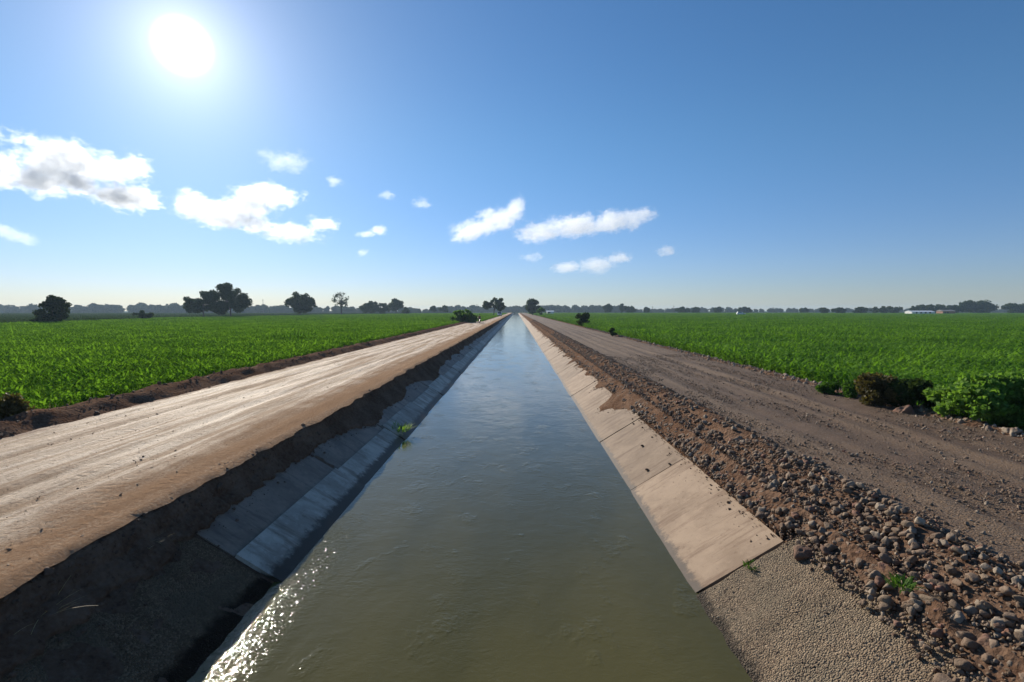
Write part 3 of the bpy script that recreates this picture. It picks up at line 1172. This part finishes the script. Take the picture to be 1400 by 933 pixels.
R_T = [(825, 837, 416, 'round tree at the right end of the far flat topped wood'), (847, 854, 414, 'slim tall tree sticking up from the far treeline'),
       (853, 870, 418, 'broad low tree right of the slim tall one'), (880, 888, 420, 'tiny lone tree on the horizon left of two power poles'),
       (922, 945, 420, 'long low clump of trees on the horizon right of a power pole'), (946, 957, 420, 'small tree touching the long low clump on the horizon'),
       (976, 987, 419, 'rounded tree standing alone on the horizon in the middle of the right field'),
       (1009, 1029, 420, 'domed tree on the horizon behind the small white vehicle'), (1092, 1106, 421, 'pointed low tree on the horizon right of the thin pole'),
       (1120, 1134, 421, 'first of two similar low trees on the right horizon'), (1138, 1156, 421, 'second of two similar low trees on the right horizon'),
       (1167, 1185, 420, 'square topped dark tree on the right horizon'), (1185, 1234, 419, 'long pale green clump of trees on the right horizon'),
       (1243, 1296, 417, 'long dark tree clump behind the white shed'), (1292, 1316, 418, 'tree right behind the brown brick house'),
       (1308, 1366, 411, 'biggest dark domed tree on the right horizon'), (1363, 1425, 415, 'wide tree cut by the right edge of the picture')]
for i, (a, c, tp, lb) in enumerate(R_T):
    Yd = 520 if a < 1100 else 430
    n_ = 1500 if a < 1240 else 3200
    tree_px(lb, a, c, tp, 428, Yd + i * 3, 100 + i, trunk_frac=.06, clumps=22 if a < 1240 else 34, n=n_, size=1.0 if a < 1240 else 1.1, clump_r=.32 if (c - a) > 15 else .26,
            depth=min(18, (c - a) * Yd / F), m=M_tree)

# near bushes at the field edge of the gravel road
make_tree('bush', 'dark brownish dry bush at the maize edge beside the gravel road', 'bush', (9.85, 13.9, -.02), 1.25, .95, 201, trunk_frac=.03, clumps=30, n=6500, size=.055,
          clump_r=.24, m=M_drybush, trunk=False)
make_tree('bush', 'dark green bush between the dry bush and the big creeper bush', 'bush', (10.45, 13.4, -.1), 1.3, .9, 202, trunk_frac=.03, clumps=26, n=5200, size=.07,
          clump_r=.24, m=M_tree, trunk=False)
make_tree('bush', 'large light green creeper bush at the right edge beside the gravel road', 'bush', (11.5, 11.9, -.2), 3.4, 1.25, 203, trunk_frac=.02, clumps=90, n=17000, size=.085,
          clump_r=.22, m=M_vine, trunk=False, depth=3.0)
make_tree('bush', 'low trailing green bush just left of the dry bush', 'bush', (9.9, 15.6, -.1), 1.3, .55, 205, trunk_frac=.02, clumps=20, n=3200, size=.06,
          clump_r=.26, m=M_bush, trunk=False)
make_tree('bush', 'dry brown bush at the left edge of the picture by the crop', 'bush', (-11.55, 11.3, -.05), .75, .75, 204, trunk_frac=.03, clumps=16, n=2600, size=.05,
          clump_r=.25, m=M_drybush, trunk=False)


# grass tufts and weeds
def tuft(name, label, cat, loc, n, L, w, m, seed, spread=.1, el=(.6, 1.4), droop=(.4, 1.5)):
    r = random.Random(seed)
    vs, fs = [], []
    for _ in range(n):
        a = r.uniform(0, 6.28)
        q = r.random() ** .5 * spread
        b, f = blade_verts((q * math.cos(a), q * math.sin(a), 0), a + r.gauss(0, .6), L * r.uniform(.5, 1.2), w, r.uniform(*el), r.uniform(*droop))
        o = len(vs)
        vs += b
        fs += [tuple(k + o for k in t) for t in f]
    o = link(name, mesh_from(name, vs, fs), m)
    o.location = loc
    tag(o, label, cat)
    return o


p = slope_pt(-1, .10, 15.35, .07)
tuft('grass_tuft', 'green weed tuft growing from a slab joint at the left water line', 'grass tuft', p, 130, .30, .02, M_vine, 3, .28)
p = at_z(1232, 806, -.08)
tuft('weed', 'small green weed among the stones above the pebbly apron', 'weed', (p.x, p.y, -.06), 70, .11, .016, M_bush, 4, .09)
p = at_z(1050, 792, -.55)
tuft('weed', 'low green weed in the joint beside the nearest tan slab', 'weed', slope_pt(1, .40, YR - .12, .03), 60, .08, .014, M_bush, 5, .09)
p = at_z(28, 846, -.1)
tuft('dry_grass', 'pale dry grass stalks on the left bank at the bottom left corner', 'dry grass', slope_pt(-1, .80, 4.75, .04), 26, .34, .008, M_dry, 6, .15, (.1, .9), (-.2, .6))
tuft('dry_grass', 'thin pale dry grass on the soil above the dark left apron', 'dry grass', slope_pt(-1, .84, 6.2, .04), 18, .22, .007, M_dry, 8, .2, (.1, .7), (-.2, .6))
tuft('dry_grass', 'yellowish dry weed at the foot of the left crop by the soil strip', 'dry grass', (-11.9, 13.0, -.1), 60, .35, .015, M_dry, 9, .35, (.4, 1.2), (.2, 1.2))

# far-off woods that read as one mass
wood_protos = []
for i in range(5):
    r = np.random.default_rng(300 + i)
    cs, rs = [], []
    for _ in range(22):
        v = r.normal(size=3)
        v /= np.linalg.norm(v)
        q = r.random() ** .33
        cs.append((v[0] * 4.2 * q, v[1] * 4.2 * q, 4.6 + v[2] * 3.6 * q))
        rs.append(r.uniform(1.2, 2.3))
    for _ in range(7):
        cs.append((r.uniform(-4, 4), r.uniform(-3, 3), 1.2))
        rs.append(1.6)
    v_, f_ = leaf_cloud(cs, rs, 1500, .85, r)
    wood_protos.append(proto('wood_tree', mesh_from('wood_tree', v_, f_), M_tree_far))


def woods(name, pxs, Y, dY, step, hfn, label):
    pts, rots, scls, idx = [], [], [], []
    a, c = pxs
    x0 = at_y(a, 427, Y).x
    x1 = at_y(c, 427, Y).x
    x = x0
    while x < x1:
        for row in range(2):
            yy = Y + random.uniform(-dY, dY) + row * 25
            px = 706 + x / Y * F
            h = hfn(px) * Y / F / 8.2 * random.uniform(.72, 1.12)
            pts.append((x + random.uniform(-step, step), yy, -.6))
            rots.append((0, 0, random.uniform(0, 6.28)))
            s = h
            scls.append((s * random.uniform(.9, 1.5), s * 1.1, s))
            idx.append(random.randrange(5))
        x += step
    return tag(scatter(name, pts, rots, scls, idx, wood_protos), label, 'woodland', kind='stuff')


woods('distant_woodland', (-260, 610), 720, 30, 6.5, lambda px: 10.5 + 4.0 * fbm(px * .02, 3, 0, 3) - max(0, px - 250) * .012, 'hazy blue band of trees along the left horizon')
woods('distant_woodland', (600, 860), 860, 30, 6.0, lambda px: 8.6 + 1.0 * fbm(px * .03, 9, 0, 3), 'far flat topped wood across the end of the canal')
woods('distant_woodland', (850, 1700), 900, 30, 8.0, lambda px: 5.2 + 1.6 * fbm(px * .02, 14, 0, 3), 'thin line of far trees along the right horizon')


# ------------------------------------------------------------------ far poles, buildings, vehicles, rider
M_pole = simple('weathered pole wood', (.12, .10, .085), .85)
M_white = simple('white paint', (.78, .77, .74), .45)
M_roofw = simple('white metal roof', (.80, .80, .79), .35)
M_brick = simple('brown brick', (.30, .16, .10), .85)
M_roofb = simple('grey fibre roof', (.28, .25, .23), .8)
M_dark = simple('dark opening', (.03, .03, .032), .5)
M_glass = simple('dark window glass', (.02, .025, .03), .08, 0, .6)
M_rubber = simple('black rubber', (.02, .02, .02), .8)
M_steel = simple('grey steel', (.10, .10, .105), .55, .3)
M_red = simple('dark red paint', (.16, .02, .02), .3)
M_lamp = simple('lamp lens', (.35, .35, .34), .2)


def pole(px, top, base_y, Y, label):
    z = GR
    p = at_y(px, base_y, Y)
    h = at_y(px, top, Y).z - z
    r = empty('power_pole', (p.x, Y, z))
    tag(r, label, 'power pole')
    bm = bmesh.new()
    bm_tube(bm, [(0, 0, -.3), (0, 0, h * .5), (0, 0, h)], [.26, .22, .18], 8)
    bm_obj('post', bm, M_pole, r)
    bm = bmesh.new()
    bm_box(bm, (0, -.16, h * .9), (2.4, .14, .16), bev=.02)
    bm_obj('crossarm', bm, M_pole, r)
    for k in (-1, 0, 1):
        bm = bmesh.new()
        bm_tube(bm, [(k * 1.0, -.16, h * .9 + .08), (k * 1.0, -.16, h * .9 + .2), (k * 1.0, -.16, h * .9 + .35)], [.05, .09, .04], 8)
        bm_obj('insulator', bm, M_white, r)


pole(360, 409, 429, 560, 'thin power pole above the woods right of the big tree pair')
pole(652, 416, 429, 480, 'thin power pole just left of the open crowned tree')
pole(892, 419, 428, 560, 'short power pole on the right horizon, the left one of two close together')
pole(921, 418, 428, 560, 'taller power pole at the left end of the long low tree clump')
pole(1057, 420, 428, 560, 'thin power pole alone on the right horizon')


def building(name, label, px0, px1, Y, hw, depth, mw, mr, gable):
    a = at_y(px0, 428, Y).x
    c = at_y(px1, 428, Y).x
    w = c - a
    r = empty(name, ((a + c) / 2, Y, GR))
    tag(r, label, 'building')
    bm = bmesh.new()
    bm_box(bm, (0, depth / 2, hw / 2), (w, depth, hw))
    bm_obj('wall', bm, mw, r)
    bm = bmesh.new()
    e = .35
    y0, y1 = -e, depth + e
    x0, x1 = -w / 2 - e, w / 2 + e
    vs = [bm.verts.new(v) for v in [(x0, y0, hw + .003), (x1, y0, hw + .003), (x1, y1, hw + .003), (x0, y1, hw + .003), (x0, (y0 + y1) / 2, hw + gable), (x1, (y0 + y1) / 2, hw + gable)]]
    for f in ((0, 1, 5, 4), (2, 3, 4, 5), (0, 4, 3), (1, 2, 5), (3, 2, 1, 0)):
        bm.faces.new([vs[i] for i in f])
    bm_obj('roof', bm, mr, r)
    bm = bmesh.new()
    bm_box(bm, (-w * .3, -.03, 1.05), (1.1, .08, 2.1), bev=.01)
    bm_obj('door', bm, M_dark, r)
    for k in range(max(1, int(w // 5))):
        bm = bmesh.new()
        bm_box(bm, (-w * .1 + k * 3.2, -.03, 1.5), (1.3, .08, 1.0), bev=.01)
        bm_obj('window', bm, M_glass, r)


building('farm_shed', 'long low white shed in front of the dark trees on the right horizon', 1247, 1278, 372, 2.1, 7, M_white, M_roofw, .9)
building('brick_house', 'small brown brick house under trees right of the white shed', 1289, 1306, 385, 2.6, 6, M_brick, M_roofb, 1.0)
building('farm_shed', 'tiny pale shed at the far end of the right field beside the dark tree', 748, 757, 400, 2.2, 6, M_white, M_roofw, .8)


def vehicle(name, label, loc, rz, L, wd, H, bodym):
    r = empty(name, loc, rz)
    tag(r, label, 'car')
    # side profile extruded, front faces -Y
    prof = [(-L / 2, .35), (-L / 2, .82), (-L / 2 + .12, .98), (-L * .22, 1.12), (-L * .10, H), (L * .40, H), (L / 2 - .08, 1.1), (L / 2, .95), (L / 2, .35)]
    bm = bmesh.new()
    lf = [bm.verts.new((-wd / 2 * (.86 if z > 1.2 else 1), y, z)) for y, z in prof]
    rt = [bm.verts.new((wd / 2 * (.86 if z > 1.2 else 1), y, z)) for y, z in prof]
    n = len(prof)
    bm.faces.new(lf)
    bm.faces.new(list(reversed(rt)))
    for i in range(n):
        bm.faces.new((lf[i], rt[i], rt[(i + 1) % n], lf[(i + 1) % n]))
    bmesh.ops.recalc_face_normals(bm, faces=bm.faces)
    bmesh.ops.bevel(bm, geom=list(bm.edges), offset=.05, segments=2, affect='EDGES')
    bm_obj('body', bm, bodym, r, False)
    bm = bmesh.new()
    y0, z0, y1, z1 = -L * .212 - .012, 1.17, -L * .112 - .012, H - .08
    vs = [bm.verts.new(v) for v in [(-wd * .42, y0, z0), (wd * .42, y0, z0), (wd * .38, y1, z1), (-wd * .38, y1, z1)]]
    vs2 = [bm.verts.new(v.co + Vector((0, .03, -.02))) for v in vs]
    bm.faces.new(vs)
    bm.faces.new(list(reversed(vs2)))
    for i in range(4): bm.faces.new((vs[i], vs[(i + 1) % 4], vs2[(i + 1) % 4], vs2[i]))
    bm_obj('windscreen', bm, M_glass, r)
    for s in (-1, 1):
        bm = bmesh.new()
        bm_box(bm, (s * wd * .465, L * .13, (1.2 + H) / 2), (.06, L * .42, H - 1.42), Euler((0, -s * .12, 0)), .02)
        bm_obj('side_window', bm, M_glass, r)
        bm = bmesh.new()
        bm_box(bm, (s * wd * .36, -L / 2 + .005, .72), (.34, .06, .17), bev=.03)
        bm_obj('headlight', bm, M_lamp, r)
        bm = bmesh.new()
        bm_box(bm, (s * (wd / 2 + .09), -L * .17, 1.12), (.18, .09, .14), bev=.03)
        bm_obj('wing_mirror', bm, bodym, r)
        for yy in (-L * .31, L * .31):
            bm = bmesh.new()
            bmesh.ops.create_cone(bm, cap_ends=True, segments=22, radius1=.35, radius2=.35, depth=.22)
            bmesh.ops.transform(bm, matrix=Matrix.Translation((s * (wd / 2 - .1), yy, .35)) @ Euler((0, math.pi / 2, 0)).to_matrix().to_4x4(), verts=bm.verts)
            wq = bm_obj('wheel', bm, M_rubber, r)
            bm = bmesh.new()
            bmesh.ops.create_cone(bm, cap_ends=True, segments=16, radius1=.2, radius2=.17, depth=.03)
            bmesh.ops.transform(bm, matrix=Matrix.Translation((s * (wd / 2 + .02), yy, .35)) @ Euler((0, math.pi / 2, 0)).to_matrix().to_4x4(), verts=bm.verts)
            bm_obj('rim', bm, M_steel, wq)
    bm = bmesh.new()
    bm_box(bm, (0, -L / 2 - .03, .5), (wd * .94, .14, .2), bev=.04)
    bm_obj('bumper', bm, M_rubber, r)
    bm = bmesh.new()
    bm_box(bm, (0, -L / 2 + .0, .76), (wd * .42, .05, .15), bev=.02)
    bm_obj('grille', bm, M_dark, r)
    return r


p = at_y(683, 432, 235)
vehicle('car', 'pale car facing the camera at the far end of the dirt road', (p.x, 235, .03), .02, 4.6, 1.95, 2.0, M_white)
p = at_y(1013, 429, 300)
vehicle('car', 'tiny white car standing out in the middle of the right field', (p.x, 300, .12), 1.4, 4.6, 1.9, 1.9, M_white)

# motorcycle
p = at_y(655.5, 440, 104)
mx, my = p.x, 104
mc = empty('motorcycle', (mx, my, .02), .1)
tag(mc, 'small dark red motorcycle coming along the dirt road beside the green bush', 'motorcycle')


def torus(bm, c, R, r_):
    seg, s2 = 22, 8
    vv = [[bm.verts.new((c[0] + r_ * math.sin(b), c[1] + (R + r_ * math.cos(b)) * math.cos(a), c[2] + (R + r_ * math.cos(b)) * math.sin(a)))
           for b in [2 * math.pi * j / s2 for j in range(s2)]] for a in [2 * math.pi * i / seg for i in range(seg)]]
    for i in range(seg):
        for j in range(s2):
            bm.faces.new((vv[i][j], vv[(i + 1) % seg][j], vv[(i + 1) % seg][(j + 1) % s2], vv[i][(j + 1) % s2]))


for yy in (-.65, .62):
    wq = empty('wheel', (0, 0, 0))
    bm = bmesh.new()
    torus(bm, (0, yy, .3), .25, .055)
    wq2 = bm_obj('wheel', bm, M_rubber, mc)
    bpy.data.objects.remove(wq)
    bm = bmesh.new()
    for k in range(6):
        a = k * math.pi / 3
        bm_tube(bm, [(0, yy, .3), (0, yy + .21 * math.cos(a), .3 + .21 * math.sin(a))], .012, 5)
    bm_tube(bm, [(-.07, yy, .3), (.07, yy, .3)], .05, 8)
    bm_obj('spokes', bm, M_steel, wq2)
bm = bmesh.new()
for s in (-.06, .06):
    bm_tube(bm, [(s, -.65, .3), (s, -.42, .92)], .025, 6)
bm_obj('fork', bm, M_steel, mc)
bm = bmesh.new()
bm_tube(bm, [(-.34, -.30, 1.02), (-.2, -.40, 1.0), (0, -.42, .95), (.2, -.40, 1.0), (.34, -.30, 1.02)], .018, 6)
bm_obj('handlebar', bm, M_dark, mc)
bm = bmesh.new()
bm_box(bm, (0, -.14, .74), (.24, .46, .2), Euler((.12, 0, 0)), .07)
bm_obj('fuel_tank', bm, M_red, mc)
bm = bmesh.new()
bm_box(bm, (0, .34, .74), (.24, .62, .1), Euler((-.04, 0, 0)), .04)
bm_obj('seat', bm, M_rubber, mc)
bm = bmesh.new()
bm_box(bm, (0, -.05, .42), (.24, .38, .3), bev=.05)
bm_obj('engine', bm, M_steel, mc)
bm = bmesh.new()
bm_tube(bm, [(0, -.42, .88), (0, -.1, .56), (0, .2, .40), (0, .62, .3)], .03, 6)
bm_tube(bm, [(0, -.3, .78), (0, .3, .66), (0, .62, .34)], .025, 6)
bm_obj('frame', bm, M_red, mc)
bm = bmesh.new()
bmesh.ops.create_uvsphere(bm, u_segments=14, v_segments=10, radius=.06)
bmesh.ops.transform(bm, matrix=Matrix.Translation((0, -.50, .86)) @ Matrix.Diagonal((1, .7, 1, 1)), verts=bm.verts)
bm_obj('headlight', bm, M_lamp, mc, True)
for yy in (-.65, .62):
    bm = bmesh.new()
    bm_tube(bm, [(0, yy + .34 * math.cos(a), .3 + .34 * math.sin(a)) for a in [.4 + k * .36 for k in range(6)]], .05, 6)
    bm_obj('mudguard', bm, M_red, mc)

# rider
M_skin = simple('skin', (.28, .16, .10), .55)
M_shirt = simple('dark red shirt', (.12, .03, .03), .85)
M_trous = simple('dark trousers', (.03, .03, .045), .85)
M_cap = simple('dark cap', (.02, .02, .025), .8)


def skin_mesh(name, verts, edges, radii, m, parent, root=0, sub=2):
    me = bpy.data.meshes.new(name)
    me.from_pydata(verts, edges, [])
    o = link(name, me)
    o.modifiers.new('skin', 'SKIN')
    for i, r_ in enumerate(radii):
        me.skin_vertices[0].data[i].radius = r_ if hasattr(r_, '__len__') else (r_, r_)
        me.skin_vertices[0].data[i].use_root = (i == root)
    s = o.modifiers.new('sub', 'SUBSURF')
    s.levels = s.render_levels = sub
    dg = bpy.context.evaluated_depsgraph_get()
    ev = o.evaluated_get(dg)
    me2 = bpy.data.meshes.new_from_object(ev)
    me2.name = name
    me2.polygons.foreach_set('use_smooth', np.ones(len(me2.polygons), dtype=bool))
    o.modifiers.clear()
    o.data = me2
    o.data.materials.clear()
    o.data.materials.append(m)
    if parent: o.parent = parent
    return o


per = empty('person', (mx, my, .02), .1)
tag(per, 'person in dark clothes and cap riding the motorcycle on the dirt road', 'person')
bv = [(0, .28, .88), (0, .26, 1.10), (0, .20, 1.33), (0, .15, 1.44), (0, .12, 1.52), (0, .10, 1.62), (0, .09, 1.70)]
be = [(i, i + 1) for i in range(6)]
br = [(.16, .12), (.14, .11), (.17, .11), (.07, .07), (.055, .055), (.085, .10), (.07, .085)]
for s in (-1, 1):
    b0 = len(bv)
    bv += [(s * .19, .18, 1.38), (s * .30, .0, 1.18), (s * .32, -.24, 1.06), (s * .33, -.31, 1.04)]
    be += [(2, b0), (b0, b0 + 1), (b0 + 1, b0 + 2), (b0 + 2, b0 + 3)]
    br += [.065, .05, .038, .035]
    for k in range(5):                      # fingers closed over the grip
        f0 = len(bv)
        bv += [(s * (.29 + .022 * k), -.345, 1.055), (s * (.29 + .022 * k), -.37, 1.02), (s * (.29 + .022 * k), -.34, 1.0)]
        be += [(b0 + 3, f0), (f0, f0 + 1), (f0 + 1, f0 + 2)]
        br += [.010, .009, .008]
    l0 = len(bv)
    bv += [(s * .12, .22, .84), (s * .22, -.16, .74), (s * .20, .06, .36), (s * .20, -.10, .30)]
    be += [(0, l0), (l0, l0 + 1), (l0 + 1, l0 + 2), (l0 + 2, l0 + 3)]
    br += [.10, .07, .05, .04]
skin_mesh('body', bv, be, br, M_skin, per)
skin_mesh('shirt', [(0, .27, .92), (0, .26, 1.10), (0, .20, 1.33), (0, .16, 1.42), (-.19, .18, 1.385), (-.27, .05, 1.24), (.19, .18, 1.385), (.27, .05, 1.24)],
          [(0, 1), (1, 2), (2, 3), (2, 4), (4, 5), (2, 6), (6, 7)], [(.18, .14), (.165, .135), (.19, .135), .08, .08, .07, .08, .07], M_shirt, per)
tv = [(0, .28, .89)]
te, trr = [], [(.175, .135)]
for s in (-1, 1):
    l0 = len(tv)
    tv += [(s * .12, .22, .85), (s * .22, -.15, .75), (s * .205, .05, .40)]
    te += [(0, l0), (l0, l0 + 1), (l0 + 1, l0 + 2)]
    trr += [.115, .085, .065]
skin_mesh('trousers', tv, te, trr, M_trous, per)
for s in (-1, 1):
    bm = bmesh.new()
    bm_box(bm, (s * .2, -.05, .29), (.1, .27, .09), bev=.03)
    bm_obj('shoe', bm, M_rubber, per)
bm = bmesh.new()
bmesh.ops.create_uvsphere(bm, u_segments=16, v_segments=10, radius=.112)
bmesh.ops.delete(bm, geom=[v for v in bm.verts if v.co.z < -.02], context='VERTS')
bmesh.ops.transform(bm, matrix=Matrix.Translation((0, .10, 1.69)), verts=bm.verts)
bm_box(bm, (0, -.03, 1.685), (.16, .12, .015), bev=.005)
bm_obj('cap', bm, M_cap, per, True)
for s in (-1, 1):
    bm = bmesh.new()
    bmesh.ops.create_uvsphere(bm, u_segments=8, v_segments=6, radius=.014)
    bmesh.ops.transform(bm, matrix=Matrix.Translation((s * .034, .005, 1.645)), verts=bm.verts)
    bm_obj('eye', bm, M_cap, per)


# ------------------------------------------------------------------ clouds
def cloud_mat(seed, dims, dens, cover, freq, detail_w, lobes=None):
    m = bpy.data.materials.new('cloud vapour')
    m.use_nodes = True
    t = NT(m.node_tree)
    t.n.remove(t.n['Principled BSDF'])
    out = t.n['Material Output']
    o = t.new('ShaderNodeTexCoord').outputs['Object']
    S_ = min(dims[0], dims[2] * 1.6)
    P = t.vmath('ADD', t.vmath('MULTIPLY', o, (dims[0] / S_, dims[1] / S_, 1.5 * dims[2] / S_)), (seed * 13.7, seed * 5.1, seed * 2.3))
    r = t.vmath('LENGTH', o)
    x, y, z = sep(t, o)
    fall = None
    for (lx, lz, rx, rz) in (lobes or [(0, 0, 1, 1)]):
        q = t.vmath('MULTIPLY', t.vmath('SUBTRACT', o, (lx, 0, lz)), (1 / rx, 1.0, 1 / rz))
        e = t.math('SUBTRACT', 1.0, t.vmath('LENGTH', q))
        fall = e if fall is None else t.math('MAXIMUM', fall, e)
    fall = t.math('MAXIMUM', fall, -.6)
    fl = t.math('MULTIPLY', t.math('MAXIMUM', t.math('MULTIPLY', z, -1.0), 0), .25)
    n1 = t.noise(P, freq, 2, .5)
    n2 = t.noise(P, freq * 3.2, 7, .68)
    f = t.math('ADD', t.math('MULTIPLY', t.math('ADD', n1, -.5), 2.1), t.math('MULTIPLY', t.math('ADD', n2, -.5), detail_w * 1.6))
    f = t.math('ADD', f, t.math('MULTIPLY', fall, 1.3))
    f = t.math('SUBTRACT', f, t.math('ADD', fl, cover))
    bx = t.math('MAXIMUM', t.math('MAXIMUM', t.math('ABSOLUTE', x), t.math('ABSOLUTE', y)), t.math('ABSOLUTE', z))
    f = t.math('MULTIPLY', f, t.mapr(bx, 1.0, .88))
    d = t.mapr(f, 0.0, .6, 0, dens)
    pv = t.new('ShaderNodeVolumePrincipled')
    pv.inputs['Color'].default_value = (.945, .973, 1, 1)
    pv.inputs['Anisotropy'].default_value = .45
    t.put(pv.inputs['Density'], d)
    t.l.new(pv.outputs[0], out.inputs['Volume'])
    try:
        m.cycles.volume_step_rate = .15
    except Exception:
        pass
    return m


def cloud(label, x0, x1, y0, y1, seed, tilt=0.0, dens=.012, cover=.42, freq=1.5, detail=1.3, lobes=None, D=4600):
    cx, cy = (x0 + x1) / 2, (y0 + y1) / 2
    d = ray(cx, cy)
    p = Vector((0, 0, CAM_H)) + d * D
    k = D / F
    w, h = (x1 - x0) * k / 2, (y1 - y0) * k / 2
    dep = min(w, max(h * 1.6, w * .45))
    bm = bmesh.new()
    bmesh.ops.create_cube(bm, size=2.0)
    bmesh.ops.bevel(bm, geom=list(bm.edges), offset=.12, segments=2, affect='EDGES')
    o = bm_obj('cloud', bm, cloud_mat(seed, (w, dep, h), dens, cover, freq, detail, lobes))
    o.location = p
    o.scale = (w, dep, h)
    o.rotation_euler = (0, -tilt, math.atan2(-d.x, d.y))
    tag(o, label, 'cloud', 'clouds in the sky')
    return o


CL = [
    ('largest puffy cloud with grey hollows at the left edge of the sky', -40, 198, 184, 284, 1, 0, .0062, .22, 1.9, 2.1,
     [(-.62, -.25, .42, .55), (.02, .28, .50, .55), (.55, .30, .36, .42), (-.1, -.3, .5, .4)]),
    ('grey bellied cloud hanging from the lower right of the largest cloud', 88, 220, 234, 302, 2, -.06, .0085, .22, 1.8, 2.0,
     [(.15, -.05, .68, .62), (-.55, .25, .4, .4), (.45, .1, .36, .6)]),
    ('white bumpy cloud right of the grey bellied one, upper half of a pair', 222, 422, 246, 326, 3, .03, .0058, .25, 1.9, 2.1,
     [(-.50, .08, .27, .36), (-.22, -.25, .5, .42), (.42, .5, .5, .36), (.1, .05, .5, .36)]),
    ('flat ragged cloud forming the lower half of the pair in the left sky', 296, 466, 282, 342, 4, -.02, .006, .25, 2.0, 2.1,
     [(-.4, .1, .45, .45), (.2, -.25, .5, .5), (.68, .3, .3, .28)]),
    ('faint smudge of cloud alone high above the bare tree', 348, 432, 202, 244, 5, 0, .0016, .32, 1.8, 1.5),
    ('small bright white cloud low in the sky left of the canal end', 478, 545, 304, 332, 6, .05, .0055, .30, 1.7, 1.3, [(-.3, -.2, .6, .4), (.2, .2, .45, .6)]),
    ('tilted fluffy cloud above the far end of the canal', 606, 726, 268, 346, 7, .24, .0038, .22, 2.4, 2.3, [(-.35, -.12, .6, .36), (.25, .05, .6, .42), (.7, .3, .28, .34)]),
    ('long white streak of cloud rising to the right, longest in the right sky', 694, 902, 274, 348, 8, .05, .0042, .22, 2.3, 2.2,
     [(-.6, -.1, .38, .36), (-.1, .05, .55, .42), (.4, .1, .5, .36), (.75, .25, .28, .2)]),
    ('thin broken cloud low under the long streak', 745, 870, 336, 392, 9, .04, .0034, .28, 2.3, 2.3, [(-.5, 0, .4, .3), (.1, 0, .5, .45), (.6, .3, .35, .3)]),
    ('small white puff of cloud far right of the long streak', 892, 930, 333, 355, 10, 0, .0045, .30, 1.6, 1.3),
    ('tiny cloud scrap above the bright small cloud, the right one', 560, 594, 268, 290, 11, 0, .004, .34, 1.7, 1.6),
    ('tiny cloud scrap above the bright small cloud, the left one', 514, 544, 259, 277, 12, 0, .0035, .34, 1.7, 1.6),
    ('tiny white cloud scrap right of the faint smudge', 444, 472, 239, 259, 13, 0, .004, .32, 1.6, 1.6),
    ('thin pale wisp of cloud low at the left edge of the sky', -40, 60, 304, 336, 14, -.25, .002, .28, 1.4, 1.0),
    ('tiny faint scrap of cloud left of the thin broken cloud', 706, 748, 342, 362, 15, 0, .003, .30, 1.7, 1.4),
    ('tiny cloud speck below the small bright cloud', 484, 508, 339, 353, 16, .3, .004, .30, 1.6, 1.5),
]
for c in CL:
    cloud(*c)

# ------------------------------------------------------------------ air
bm = bmesh.new()
bm_box(bm, (0, 1480, 11.2), (3400, 3200, 28.0))
hz = bm_obj('haze', bm, None)
hm = bpy.data.materials.new('haze air')
hm.use_nodes = True
ht = NT(hm.node_tree)
ht.n.remove(ht.n['Principled BSDF'])
pv = ht.new('ShaderNodeVolumePrincipled')
pv.inputs['Color'].default_value = (.58, .78, 1, 1)
pv.inputs['Density'].default_value = .00022
pv.inputs['Anisotropy'].default_value = .2
ht.l.new(pv.outputs[0], ht.n['Material Output'].inputs['Volume'])
hz.data.materials.append(hm)
tag(hz, 'thin pale haze over the fields', 'haze', kind='stuff')
